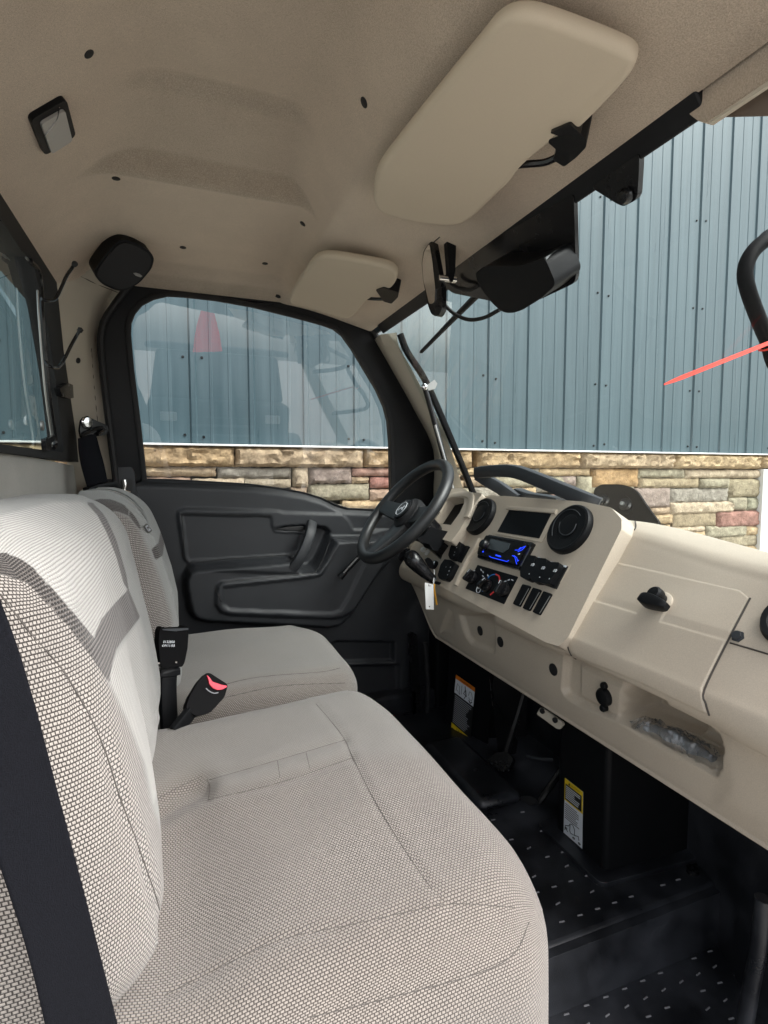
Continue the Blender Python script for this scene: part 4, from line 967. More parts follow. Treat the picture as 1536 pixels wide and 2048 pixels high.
def prof_at(s):
    s = max(0, min(acc[-1], s)); i = min(np.searchsorted(acc, s, side='right') - 1, len(prof) - 2)
    t = (s - acc[i]) / max(1e-9, acc[i + 1] - acc[i]); p = prof[i].lerp(prof[i + 1], t); d = (prof[i + 1] - prof[i]).normalized()
    return p, Vector((-d.z, 0, d.x))
def dash_grid(ys, ss, reliefs, extra=None):
    pts = []; nr = []
    for s in ss:
        p, n = prof_at(s)
        for y in ys:
            x, z = p.x, p.z
            if y > 1.44 and z < -.345:       # lower panel rises towards the door
                k = float(sstep((y - 1.44) / .16)); z = z + (-.345 - z) * k * .9; x = x + (.68 - x) * k * .5
            if z > -.22: z -= .034 * float(sstep((.84 - y) / .36)) * min(1, (z + .22) / .10)
            e = max(0, (y - 1.57) / .04)
            pts.append((x + .03 * e * e, y, z)); nr.append((n.x, 0, n.z))
    pts = np.array(pts); nr = np.array(nr); pp = projs(pts); d = np.zeros(len(pts))
    for poly, h, w in reliefs: d += h * sstep(sdf(pp, poly) / w + .5)
    if extra is not None: d += extra(pts)
    return pts + nr * d[:, None], pp
cub_deep = Z6([(640, 1150), (900, 1270), (1130, 1385), (1185, 1440), (1204, 1500), (1192, 1600), (1165, 1636), (1125, 1622), (900, 1500), (640, 1350), (625, 1330)])
cub_shal = Z6([(350, 990), (335, 1180), (350, 1212), (420, 1262), (640, 1352), (900, 1500), (900, 1250), (640, 1130)])
rel = [(cub_deep, -.085, 6), (cub_shal, -.016, 5), (Z6([(410, 1060), (410, 1225), (425, 1235), (620, 1345), (632, 1180)]), .006, 4),
       (zm(2.032, 780, 1200, [(283, 60), (300, 120), (312, 150), (330, 175), (420, 212), (424, 150), (420, 60)]), -.012, 5),
       (zm(2.032, 780, 1200, [(205, 130), (240, 40), (258, 60), (258, 130), (225, 125)]), -.012, 4),
       (Z6([(1240, 1420), (1200, 1500), (1215, 1700), (1180, 1800), (1536, 2000), (1600, 1400), (1300, 1420)]), .004, 50)]
ys = np.concatenate([np.linspace(.27, .90, 230), np.linspace(.905, 1.615, 130)]); ss = np.linspace(0, acc[-1], NS)
P, _ = dash_grid(ys, ss, rel); K = len(ys)
dash = grid('dashboard', [[Vector(P[j * K + i]) for i in range(K)] for j in range(NS)], BEIGE, veh)
DASHB = bvh(dash)
mk('dash_end_cap', [Vector(P[j * K]) + Vector((0, .001, 0)) for j in range(NS)] + [Vector((.95, .271, -.14)), Vector((.95, .271, -.50))], [tuple(range(NS + 2))], BEIGE, veh)
box('dash_end_cap', (.70, 1.598, -.33), (.93, 1.612, -.12), BEIGE, veh, .004)
# glove box lid
lid_poly = Z6([(600, 530), (640, 506), (1295, 648), (1342, 690), (1218, 925), (1092, 1180), (1098, 1255), (1118, 1310), (1085, 1300), (750, 1140), (425, 1010), (392, 985), (376, 940), (385, 900), (492, 700), (560, 560)])
up_poly = Z6([(510, 690), (620, 505), (1300, 645), (1346, 690), (1222, 922), (866, 820), (912, 735), (915, 690), (890, 662), (845, 662), (815, 690), (742, 776), (492, 700)])
def s_of_z(z0):   # arc position on the face for a height
    for k in range(len(prof)):
        if prof[k].z > z0 and acc[k] > .30: return acc[k]
    return acc[-1]
ylid = np.linspace(.485, .80, 190); s0 = acc[[i for i, p in enumerate(prof) if p.x < .66][0]] - .012; s1 = s_of_z(-.13); slid = np.linspace(s0, s1, 150)
Pl, pp = dash_grid(ylid, slid, [(lid_poly, .0024, 4), (up_poly, -.0014, 3.5)], None)
sd = sdf(pp, lid_poly); K = len(ylid); V = [Vector(p) for p in Pl]; Fc = []
for j in range(len(slid) - 1):
    for i in range(K - 1):
        q = (j * K + i, j * K + i + 1, (j + 1) * K + i + 1, (j + 1) * K + i)
        if max(sd[list(q)]) > -2.2: Fc.append(q)
used = sorted({v for f in Fc for v in f}); mp_ = {v: k for k, v in enumerate(used)}
lid = mk('glove_box_lid', [V[v] for v in used], [tuple(mp_[v] for v in f) for f in Fc], BEIGE, veh, sharp=0)
LB = bvh(lid)
seam('lid_gap', DASHB, Z6([(552, 556), (482, 700), (372, 900), (366, 945), (384, 995), (412, 1018)]), .0014, SEAMB, lid, .0008)
seam('lid_gap', DASHB, Z6([(1350, 692), (1226, 930), (1104, 1185), (1112, 1260), (1130, 1322)]), .0014, SEAMB, lid, .0008)
seam('dash_joint', DASHB, Z6([(668, 335), (620, 435), (568, 550)]), .0013, SEAMB, dash, .0002)
seam('dash_joint', DASHB, Z6([(468, 700), (390, 850), (336, 950)]), .0013, SEAMB, dash, .0002)
seam('dash_joint', DASHB, Z6([(1240, 932), (1330, 958), (1470, 1000)]), .0012, SEAMB, dash, .0003)
seam('dash_joint', DASHB, Z6([(722, 245), (732, 300), (725, 325)]), .0013, SEAMB, dash, .0003)
rb = [hit(DASHB, *p) for p in Z6([(562, 560), (520, 640), (478, 705), (430, 800), (378, 900)])]
sweep('hinge_rib', spline([h_[0] + h_[1] * .002 for h_ in rb if h_], 4), rect(.0045, .0045, .002), BEIGE, dash, up=(-.8, 0, .6))
# knob on the lid
h = hit(LB, *Z6([(875, 712)])[0]); lathe('latch_boss', [(.017, -.001), (.017, .004), (.014, .006), (0, .006)], h[0], h[1], BEIGE, lid, 24)
kp = [h[0] + h[1] * .010, h[0] + h[1] * .024]
kb = lathe('latch_knob', [(.011, .004), (.011, .012), (.013, .016), (.012, .026), (.009, .029), (0, .030)], h[0], h[1], BLACK, lid, 20)
kd = (onP(1012 + 0, 1200, (h[0] + h[1] * .02, h[1])) * 0)
ka, kbp = [onP(x, y, (h[0] + h[1] * .022, h[1])) for x, y in Z6([(755, 690), (900, 738)])]
sweep('knob_wing', spline([ka, ka.lerp(kbp, .3), ka.lerp(kbp, .7), kbp], 4), rect(.010, .008, .003), BLACK, lid, up=h[1], scale=[(.5, .7), (.9, .9), (1, 1.1), (1, 1.25), (1, 1.3), (1, 1.3), (1, 1.25), (1, 1.15), (1, 1.05), (1, .95), (.95, .85), (.8, .75), (.55, .6)])
# bolt, plugs, socket
def on_dash(x, y): return hit(DASHB, x, y)
h = on_dash(1476, 1273); lathe('trim_bolt', [(.0088, -.001), (.0088, .0015), (.0064, .002), (.0062, .006), (0, .0062)], h[0], h[1], GREYP, dash, 6)
for x, y in ((960.6, 1261.5), (1001, 1283.7), (1107, 1339)):
    h = on_dash(x, y); lathe('hole_plug', [(.0125, -.001), (.0125, .0016), (.010, .0024), (0, .0024)], h[0], h[1], RUBBER, dash, 20)
h = on_dash(1211, 1393)
so = lathe('power_socket', [(.0165, -.002), (.0165, .006), (.014, .010), (.008, .012), (0, .012)], h[0], h[1], BLACK, veh, 24)
for dz in (-.021, .021):
    lathe('socket_tab', [(.0065, -.002), (.0065, .007), (.005, .009), (0, .009)], h[0] + Vector((0, 0, dz)), h[1], BLACK, so, 14)
# side vent at the near end
hv = on_dash(1533, 1246)
if hv:
    hc = onP(1600, 1246, hv); sv = lathe('air_vent', [(.042, -.004), (.044, .004), (.041, .011), (.034, .010), (.031, .007), (0, .007)], hc, hv[1], BLACK, veh, 36)
# under-dash bracket
UB = (onY(1105, 1435, .93), Vector((-.95, -.3, .1)).normalized())
ub = plate('under_bracket', zm(4.8, 880, 1300, [(940, 610), (975, 552), (1000, 555), (1190, 690), (1200, 715), (1165, 758), (1130, 750)]), UB, .005, BEIGE_SM, veh, .003, .001)
for x, y in ((985, 585), (1108, 672)): lathe('bracket_bolt', [(.006, 0), (.006, .003), (0, .0034)], onP(x / 4.8 + 880, y / 4.8 + 1300, (UB[0] + UB[1] * .005, UB[1])), UB[1], RUBBER, ub, 12)
# ---------------------------------------------------------------- centre stack
SN = Vector((-.867, 0, .498)).normalized(); S0 = Vector((.64, 1, -.30)); SP = (S0, SN)
def SPo(o): return (S0 + SN * o, SN)
def ons(x, y, o=0.0): return onP(x, y, SPo(o))
stack = plate('centre_stack', [(960, 1000), (975, 993), (1010, 992), (1165, 1003), (1222, 1015), (1243, 1038), (1243, 1058), (1136, 1275), (1117, 1292), (1092, 1285), (880, 1172), (868, 1160), (885, 1110)], SP, .075, BEIGE, veh, .003, .010, base=-.075, seg=3)
plate('screen_frame', Zs([(915, 428), (1195, 452), (1112, 618), (845, 568)]), SP, .0015, BEIGE, stack, .004, .0012, base=0)
scr = plate('display_screen', Zs([(932, 440), (1163, 460), (1096, 597), (866, 560)]), SP, .0012, SCREEN, veh, .002, .0004, base=.0012)
for px, nm in (((905, 428), 0), ): pass
sweep('screen_brow', [ons(x, y, .002) for x, y in Zs([(918, 428), (1050, 438), (1188, 450)])], rect(.004, .005, .0015), BEIGE, stack, up=SN)
def vent(c, top, bot, side):
    a, b = ons(*top), ons(*bot); r = (a - b).length / 2; cc = ons(*c)
    v = lathe('air_vent', [(r * 1.0, -.002), (r * 1.0, .008), (r * .965, .013), (r * .90, .0145), (r * .86, .0135), (r * .80, .0125), (r * .50, .0125), (r * .47, .0118), (r * .47, .0105), (0, .0105)], cc, SN, BLACK, veh, 48, 28)
    k = cc + (a - b).normalized() * r * .12
    lathe('vent_flap', [(r * .44, .010), (r * .44, .0132), (r * .36, .0145), (0, .0138)], k, SN, BLACK, v, 32)
    tube('flap_rim', [k + SN * .0135 + (Vector((0, 1, 0)) * math.cos(t) + (a - b).normalized() * math.sin(t)) * r * .44 for t in np.linspace(math.pi * .95, math.pi * 2.05, 18)], .0012, GREYP, v, 6, sm=0)
    sweep('vent_ridge', [cc + SN * .0140 + (Vector((0, 1, 0)) * math.cos(t) + (a - b).normalized() * math.sin(t)) * r * .76 for t in np.linspace(-.6, math.pi * .75, 26)], circ(.0010, 6), GREYP, v)
    return v
vent((1142.5, 1061), (1157, 1014), (1128, 1109), 1)
vent((964.5, 1035), (981, 1000), (947, 1071), 0)
# radio
radio = plate('car_radio', Zr([(410, 210), (975, 315), (790, 660), (262, 505), (270, 420), (360, 250)]), SP, .010, BLACK_SM, veh, .002, .002)
plate('faceplate', Zr([(400, 235), (905, 335), (770, 610), (285, 475), (300, 400), (370, 280)]), SP, .008, BLACK, radio, .004, .003, base=.009)
plate('radio_display', Zr([(470, 285), (715, 345), (690, 420), (620, 465), (400, 400)]), SP, .0015, LCD, radio, .003, .0006, base=.0168)
kc = ons(*Zr([(342, 335)])[0], .016); rk = lathe('volume_knob', [(.0125, -.004), (.0125, .012), (.0105, .016), (0, .016)], kc, SN, BLACK_SM, radio, 24)
lathe('knob_ring', [(.0135, -.002), (.0135, .001), (.0128, .0015), (0, .0015)], kc - SN * .001, SN, GREYP, radio, 24)
def led(pts, w=.0007): sweep('backlight', [ons(x, y, .0178) for x, y in Zr(pts)], circ(w, 5), LED, radio)
led([(375, 462), (400, 478), (600, 532), (625, 515)]); led([(460, 450), (520, 468)], .0016); led([(705, 385), (745, 385), (800, 350), (840, 335)]); led([(740, 405), (790, 385), (830, 345)]); led([(755, 372), (780, 352)], .0008)
led([(668, 455), (700, 470), (725, 565)]); led([(690, 455), (725, 480), (738, 530)]); led([(290, 410), (300, 402)], .0016); led([(740, 520), (752, 515)], .0008)
tube('radio_button', [ons(x, y, .018) for x, y in Zr([(745, 440), (765, 432)])], .0012, PRINT_W, radio, 5, sm=0)
tube('face_edge', [ons(x, y, .0175) for x, y in Zr([(905, 345), (880, 400), (780, 590)])], .0012, GREYP, radio, 5, sm=0)
# climate panel
clim = plate('climate_panel', Zr([(232, 578), (748, 730), (566, 1080), (75, 880)]), SP, .002, BLACK, veh, .002, .0005)
def knob(c, r, ang, nm='climate_knob'):
    cc = ons(*Zr([c])[0], .002); k = lathe(nm, [(r, 0), (r, .006), (r * .9, .011), (r * .55, .0125), (0, .0125)], cc, SN, BLACK_SM, clim, 28)
    up = Vector((.498, 0, .867)); d = (up * math.cos(ang) + Vector((0, -1, 0)) * math.sin(ang)).normalized()
    e2 = SN.cross(d).normalized()
    b = obox('knob_grip', cc + SN * .016, d * r * .92, e2 * r * .28, SN * .008, BLACK_SM, clim, .0025, 3)
    obox('knob_pointer', cc + SN * .0242 + d * r * .6, d * r * .25, e2 * r * .05, SN * .0004, PRINT_W, clim, 0)
knob((172, 745), .0165, .35); knob((360, 845), .0165, .7); knob((580, 900), .0165, .1)
def arc(pts, w, m, nm='temperature_arc'): sweep(nm, spline([ons(x, y, .0026) for x, y in Zr(pts)], 5), rect(.0006, w), m, clim, up=SN)
arc([(352, 752), (380, 720), (420, 700), (455, 697)], .0010, BLUE); arc([(455, 695), (495, 715), (505, 760), (490, 830), (440, 910), (385, 960)], .0017, REDP)
arc([(303, 862), (288, 915)], .0017, BLUE); arc([(208, 900), (225, 850), (258, 838), (268, 870), (250, 920), (222, 930), (208, 900)], .0006, PRINT_W, 'dial_mark')
for pts in ([(265, 628), (275, 650)], [(290, 655), (300, 678)], [(285, 712), (302, 725)], [(262, 780), (278, 800)], [(352, 700), (362, 720)], [(560, 792), (590, 780)], [(612, 770), (635, 765)], [(660, 762), (680, 775)], [(225, 870), (245, 875)], [(165, 655), (190, 648)]):
    arc(pts, .0011, PRINT_W, 'dial_mark')
# rocker switches with lamp marks
sw_base = plate('switch_bezel', Zr([(985, 450), (1420, 575), (1225, 905), (1060, 862), (850, 790)]), SP, .0008, BEIGE, stack, .003, .0003)
up = Vector((.498, 0, .867)); ri = Vector((0, -1, 0))
def rocker(pts, lean, parent_name='rocker_switch'):
    s = plate(parent_name, Zr(pts), SP, .017, BLACK, veh, .003, .004, seg=3); return s
for pts, ic, dot, ln in (([(935, 490), (1045, 505), (1030, 560), (970, 800), (925, 805), (845, 770), (840, 700), (880, 570)], (930, 570), (885, 690), 0), ([(1065, 525), (1180, 540), (1180, 600), (1090, 840), (1010, 835), (965, 780), (990, 680)], (1065, 610), (1020, 732), 0), ([(1190, 580), (1345, 590), (1340, 640), (1220, 860), (1160, 862), (1075, 835), (1085, 760), (1130, 660)], (1218, 645), (1143, 752), 0)):
    s = rocker(pts, ln); c = ons(*Zr([ic])[0], .0176); q = ons(*Zr([dot])[0], .0176)
    th_ = np.linspace(-math.pi / 2, math.pi / 2, 9)
    tube('lamp_symbol', [c + ri * (.0014 + .0030 * math.cos(t)) + up * (.0030 * math.sin(t)) for t in th_] + [c + ri * .0014 - up * .003], .0005, PRINT_W, s, 4, sm=0)
    for k in (-1, 0, 1): tube('lamp_symbol', [c - ri * .0008 + up * .0022 * k, c - ri * .0042 + up * (.0022 * k - .0012)], .0005, PRINT_W, s, 4, sm=0)
    lathe('switch_mark', [(.0013, 0), (.0010, .0003), (0, .0004)], q, SN, PRINT_W, s, 10)
plate('switch_lamp', Zr([(1010, 482), (1075, 500), (1070, 520), (1020, 512)]), SP, .004, PRINT_W, stack, .0005, .0004); plate('switch_lamp', Zr([(1165, 538), (1240, 552), (1235, 575), (1175, 560)]), SP, .004, PRINT_W, stack, .0005, .0004); plate('switch_lamp', Zr([(1270, 570), (1385, 595), (1370, 618), (1275, 590)]), SP, .004, PRINT_W, stack, .0005, .0004)
plate('switch_well', Zr([(1330, 600), (1392, 598), (1240, 890), (1160, 865), (1215, 850)]), SP, .003, PRINT_B, stack, .001, .0004)
for pts in ([(820, 832), (918, 855), (780, 1118), (695, 1085)], [(955, 875), (1055, 905), (905, 1172), (820, 1140)], [(1090, 922), (1192, 955), (1035, 1225), (948, 1190)]):
    s = plate('switch_blank', Zr(pts), SP, .005, BLACK, veh, .003, .0018, seg=3)
    (ax, ay), (bx, by), (cx_, cy_), (dx_, dy_) = pts
    tube('blank_slot', [ons(*Zr([(ax + (bx - ax) * .62, ay + (by - ay) * .62 + 30)])[0], .0052), ons(*Zr([(dx_ + (cx_ - dx_) * .82, dy_ + (cy_ - dy_) * .82 - 25)])[0], .0052)], .0007, STEEL, s, 5, sm=0)
# switches by the column
for pts, marks in (([(1190, 365), (1250, 375), (1298, 410), (1250, 560), (1170, 670), (1110, 665), (1085, 600), (1120, 470)], [(1160, 445), (1128, 520), (1115, 565)]), ([(1310, 425), (1382, 435), (1240, 695), (1185, 680)], []), ([(1025, 670), (1130, 685), (1205, 745), (1100, 960), (1050, 1005), (940, 985), (915, 930), (960, 760)], [(985, 760), (1058, 765), (1035, 825), (1012, 885)])):
    s = plate('rocker_switch' if marks else 'switch_blank', Zk(pts), SP, .014 if marks else .006, BLACK, veh, .003, .003, seg=3)
    for mk_ in marks: lathe('switch_mark', [(.0014, 0), (.0010, .0003), (0, .0004)], ons(*Zk([mk_])[0], .0142), SN, PRINT_W, s, 8)
sweep('panel_rib', spline([ons(x, y, .003) for x, y in Zk([(1530, 300), (1440, 480), (1340, 640), (1290, 740), (1200, 930), (1150, 1060)])], 4), rect(.006, .005, .002), BEIGE, stack, up=SN)
# instrument cluster
CP = (onY(905, 1040, 1.36), Vector((-.80, -.05, .60)).normalized())
hood = plate('instrument_cluster', Z7p([(140, 900), (200, 770), (260, 705), (330, 662), (430, 645), (520, 655), (560, 690), (700, 705), (640, 790), (560, 930), (470, 1080), (380, 1200), (150, 1120)]), CP, .085, BEIGE, veh, .006, .010, base=-.06, seg=3,
             hole=Z7p([(200, 1000), (350, 765), (425, 745), (512, 752), (516, 800), (470, 900), (380, 1025)][::-1]))
plate('gauge_face', Z7p([(180, 1010), (345, 755), (430, 735), (530, 742), (530, 800), (390, 1045)]), CP, .003, SCREEN, hood, .002, .0005, base=-.006)
plate('gauge_lens', Z7p([(255, 1015), (350, 930), (470, 880), (380, 1030)]), CP, .001, GREYP, hood, 0, 0, base=-.0025)
sweep('hood_brow', spline([onP(x, y, (CP[0] + CP[1] * .024, CP[1])) for x, y in Z7p([(190, 850), (260, 730), (330, 680), (430, 664), (500, 670), (530, 700), (520, 810), (480, 900)])], 4), rect(.006, .010, .003), BEIGE, hood, up=CP[1])
# grab handle on the dash top
hb1 = [onX(x, y, X) for (x, y), X in zip(Z7p([(590, 440), (660, 430), (850, 418), (1000, 432), (1200, 505), (1450, 610), (1700, 715), (1830, 770)]), (.775, .772, .77, .77, .775, .785, .80, .815))]
gh = sweep('grab_handle', spline(hb1, 5), rect(.016, .012, .006), GREYP, veh, up=(0, 0, 1))
hb2 = [onX(x, y, X) for (x, y), X in zip(Z7p([(600, 460), (700, 525), (830, 600), (960, 690), (1010, 720)]), (.775, .79, .81, .825, .83))]
sweep('handle_leg', spline(hb2, 5), rect(.016, .012, .005), GREYP, gh, up=(0, 0, 1))
hb3 = [onX(x, y, X) for (x, y), X in zip(Z7p([(1000, 640), (1140, 690), (1300, 715), (1450, 745)]), (.845, .85, .845, .835))]
sweep('handle_base', spline(hb3, 5), rect(.012, .016, .004), GREYP, gh, up=(0, 0, 1))
# ---------------------------------------------------------------- steering
HC = onY(807.5, 1020.4, 1.36); WA = .70
wnrm = Vector((-math.cos(WA), 0, math.sin(WA))); e1 = Vector((0, 1, 0)); e2 = Vector((math.sin(WA), 0, math.cos(WA)))
rimP = [HC + (e1 * math.cos(t) + e2 * math.sin(t)) * .1635 for t in np.linspace(0, 2 * math.pi, 72, endpoint=False)]
wheel = bpy.data.objects.new('steering_wheel', None); link(wheel, veh, HC)
sweep('rim', rimP, circ(.0158, 14), WHEELM, wheel, closed=True)
for ang, w0, w1 in ((math.pi, .030, .022), (0, .030, .022), (-math.pi / 2, .036, .030)):
    d = e1 * math.cos(ang) + e2 * math.sin(ang)
    pts = [HC + d * .02 - wnrm * .022, HC + d * .06 - wnrm * .020, HC + d * .11 - wnrm * .010, HC + d * .155]
    n_ = len(spline(pts, 5)); sweep('spoke', spline(pts, 5), rect(.008, 1, 0) if 0 else rect(.009, w0, .004), WHEELM, wheel, up=wnrm, scale=[(1, 1 - .3 * k / n_) for k in range(n_)])
lathe('hub', [(.050, -.035), (.052, -.020), (.048, -.008), (.040, -.004), (.036, .002), (0, .003)], HC, wnrm, RUBBER, wheel, 32)
em = lathe('hub_badge', [(.033, .0), (.033, .006), (.031, .008), (0, .008)], HC, wnrm, BLACK, wheel, 32)
for k in range(10):
    t = k * 2 * math.pi / 10; c = HC + wnrm * .0085 + (e1 * math.cos(t) + e2 * math.sin(t)) * .027
    lathe('badge_notch', [(.0035, 0), (.0030, .0006), (0, .0007)], c, wnrm, GREYP, wheel, 8)
sweep('badge_ring', [HC + wnrm * .0088 + (e1 * math.cos(t) + e2 * math.sin(t)) * .0215 for t in np.linspace(0, 2 * math.pi, 40, endpoint=False)], circ(.0009, 5), PRINT_W, wheel, closed=True)
lathe('badge_disc', [(.0205, .008), (.0205, .0086), (0, .0087)], HC, wnrm, GREYP, wheel, 32)
def bd(a, b): return HC + wnrm * .0088 + e1 * (-a) + e2 * b
prism('badge_figure', [bd(*p) for p in [(-.014, -.006), (-.008, .000), (-.004, .003), (.003, .003), (.006, .006), (.005, .011), (.008, .008), (.012, .009), (.010, .005), (.007, .000), (.012, -.006), (.009, -.005), (.004, -.001), (-.002, -.001), (-.007, -.004), (-.010, -.009)]], wnrm, .0006, PRINT_W, wheel, 0, 0)
lathe('column_boot', [(.030, -.20), (.036, -.18), (.036, -.12), (.040, -.08), (.038, -.04), (.036, -.02)], HC, wnrm, BLACK_SM, wheel, 28)
prism('shroud_gaiter', [onY(x, y, 1.31) for x, y in Zk([(600, 250), (700, 100), (860, 150), (1000, 180), (940, 330), (830, 500), (740, 480), (690, 380), (560, 360), (480, 290)])], (0, -1, 0), .05, BLACK, wheel, .006, .006, base=-.04)
# hand lever
lp = [onY(x, y, Y) for (x, y), Y in zip(Zk([(390, 560), (450, 640), (560, 760), (680, 880), (800, 980)]), (1.33, 1.31, 1.30, 1.29, 1.285))]
lev = sweep('hand_lever', spline(lp, 5), circ(.0185, 16), BLACK_SM, veh, scale=[.55, .9, 1.12, 1.2, 1.22, 1.22, 1.2, 1.18, 1.14, 1.1, 1.05, 1.0, .95, .9, .85, .8, .76, .72, .68, .64, .5])
tube('lever_rod', [onY(x, y, Y) for (x, y), Y in zip(Zk([(800, 1005), (900, 1030), (1040, 1045), (1160, 1050)]), (1.285, 1.27, 1.25, 1.23))], .0042, BLACK, lev, 8)
tube('lever_ring', [onY(x, y, 1.272) for x, y in Zk([(770, 1000), (810, 975), (832, 930)])], .0012, STEEL, lev, 5)
prism('lever_socket', [onY(x, y, 1.36) for x, y in Zk([(190, 600), (290, 420), (400, 450), (330, 560), (250, 650)])], (-.3, -1, 0), .02, BLACK_SM, lev, .004, .003)
# ignition
h = on_dash(*Zk([(810, 735)])[0])
ign = lathe('ignition_switch', [(.0135, -.004), (.0135, .006), (.011, .009), (.010, .009), (.009, .007), (0, .007)], h[0], h[1], BLACK, veh, 24)
lathe('switch_ring', [(.0085, .006), (.0085, .0095), (.0065, .0098), (.0062, .008), (0, .008)], h[0], h[1], CHROME, ign, 20)
h2 = on_dash(*Zk([(690, 530)])[0])
pk = lathe('pull_knob', [(.009, -.002), (.009, .004), (.004, .006), (.004, .012), (.0075, .014), (.0078, .022), (.005, .025), (0, .025)], h2[0], h2[1], PAPER, veh, 20)
key = prism('ignition_key', [onY(x, y, 1.335) for x, y in Zk([(630, 640), (690, 600), (740, 640), (770, 700), (775, 770), (720, 785), (690, 740)])], (0, -1, 0), .007, BLACK, None, .003, .002)
tag(key, 'black plastic headed ignition key standing in the switch by the steering column', 'key')
KT = bpy.data.objects.new('key_tag', None); link(KT, None, onY(*Zk([(715, 1450)])[0], 1.255)); tag(KT, 'white paper tag with orange strip hanging below the black hand lever', 'tag')
kt = prism('tag_card', [onY(x, y, 1.262) for x, y in Zk([(640, 1010), (780, 1040), (788, 1450), (660, 1440)])], (0, -1, 0), .0012, PAPER, KT, .001, .0003)
lathe('tag_hole', [(.0019, 0), (.0017, .0003), (0, .0004)], onY(*Zk([(720, 1400)])[0], 1.2605), (0, -1, 0), PRINT_B, KT, 10)
prism('tag_slot', [onY(x, y, 1.2606) for x, y in Zk([(702, 1040), (712, 1040), (712, 1062), (745, 1062), (745, 1068), (702, 1070)])], (0, -1, 0), .0004, PRINT_B, KT, 0, 0)
tube('tag_strip', [onY(x, y, 1.268) for x, y in Zk([(795, 1035), (795, 1120), (815, 1240), (838, 1370)])], .0028, M('orange_strip', (.72, .36, .03), .5), KT, 6)
tube('tag_wire', [onY(x, y, Y) for (x, y), Y in zip(Zk([(790, 800), (800, 850), (790, 940), (785, 1030)]), (1.32, 1.30, 1.275, 1.262))], .0012, PAPER, KT, 5)
# bag with booklet in the open tray
bgl = [onX(x, y, X) for (x, y), X in zip(Z6([(790, 1395), (860, 1420), (960, 1465), (1060, 1520), (1150, 1575), (1185, 1600)]), (.735, .738, .74, .74, .742, .745))]
bag = bpy.data.objects.new('document_bag', None); link(bag, None, bgl[2] - Vector((0, 0, .02))); tag(bag, 'clear plastic bag with rolled grey booklet lying in the open dash tray', 'bag')
n_ = len(spline(bgl, 6)); sc_ = [(.55 + .5 * math.sin(math.pi * min(1, (k + 2) / n_ * 1.1)) + .08 * math.sin(k * 1.9), .9 + .25 * math.sin(k * .8)) for k in range(n_)]
sweep('booklet', spline(bgl, 6), circ(.013, 14), MANUAL, bag, scale=sc_)
bsp = [onX(x, y, X) for (x, y), X in zip(Z6([(740, 1340), (765, 1380), (830, 1400), (960, 1455), (1060, 1508), (1150, 1565), (1195, 1600)]), (.726, .73, .732, .733, .733, .735, .74))]
n_ = len(spline(bsp, 6)); rr = random.Random(3)
fm = sweep('film', spline(bsp, 9), circ(.0175, 13), CLEARBAG, bag, scale=[(.85 + rr.uniform(-.2, .3), (.3 if k < 5 else 1) + rr.uniform(-.2, .3)) for k in range(len(spline(bsp, 9)))], sharp=0)
for v in fm.data.vertices: v.co += Vector((rr.uniform(-1, 1), rr.uniform(-1, 1), rr.uniform(-1, 1))) * .0014
fm.data.polygons.foreach_set('use_smooth', [False] * len(fm.data.polygons))
pale_tray = prism('tray_back', [onX(x, y, .775) for x, y in Z6([(770, 1330), (820, 1310), (1195, 1480), (1205, 1600), (1170, 1600)])], (-1, 0, 0), .004, BEIGE, veh, .006, .001)
# ---------------------------------------------------------------- footwell
ZF = -.80; ZF2 = -.91
box('floor_pan', (.15, .70, -.88), (1.25, 1.72, ZF), FLOORM, veh, .010)
box('floor_pan', (.15, .25, -.99), (1.25, .705, ZF2), FLOORM, veh, .004)
prism('step_riser', [(.30, .702, ZF - .004), (.97, .702, ZF - .004), (1.0, .702, ZF2), (.30, .702, ZF2)], (0, -1, 0), .016, FLOORM, veh, .006, .004)
box('firewall', (.985, .33, -.99), (1.03, 1.72, -.16), FLOORM, veh, .004)
# raised tread bars on the mats, each a small lozenge
tread = None; r = random.Random(5)
def add_tread(x, y, z, ang):
    global tread
    if tread is None:
        tread = mk('floor_tread', [(-.0056 + x, -.0014 + y, z - .001), (.0056 + x, -.0014 + y, z - .001), (.0056 + x, .0014 + y, z - .001), (-.0056 + x, .0014 + y, z - .001), (-.0045 + x, -.0006 + y, z + .0022), (.0045 + x, -.0006 + y, z + .0022), (.0045 + x, .0006 + y, z + .0022), (-.0045 + x, .0006 + y, z + .0022)],
                   [(0, 1, 5, 4), (1, 2, 6, 5), (2, 3, 7, 6), (3, 0, 4, 7), (4, 5, 6, 7)], M('pale_tread', (.20, .20, .21), .35), veh); return  # bars in a paler grey than the mat
    o = dup(tread, veh, Vector((x, y, z)) - Vector(TR0)); o.rotation_euler.z = ang
TR0 = (.50, .60, ZF2)
add_tread(*TR0, 0)
cnt = 0
for iy in range(12):
    for ix in range(14):
        x = .42 + ix * .042 + (.021 if iy % 2 else 0); y = .42 + iy * .026
        if x > .96 or y > .69 or r.random() < .25: continue
        add_tread(x, y, ZF2, math.radians(8 if iy % 2 else -8)); cnt += 1
for iy in range(9):
    for ix in range(12):
        x = .46 + ix * .040 + (.02 if iy % 2 else 0); y = .735 + iy * .036
        if x > .74 and y > .79: continue
        if x > .93 or r.random() < .3: continue
        add_tread(x, y, ZF, math.radians(8 if iy % 2 else -8)); cnt += 1
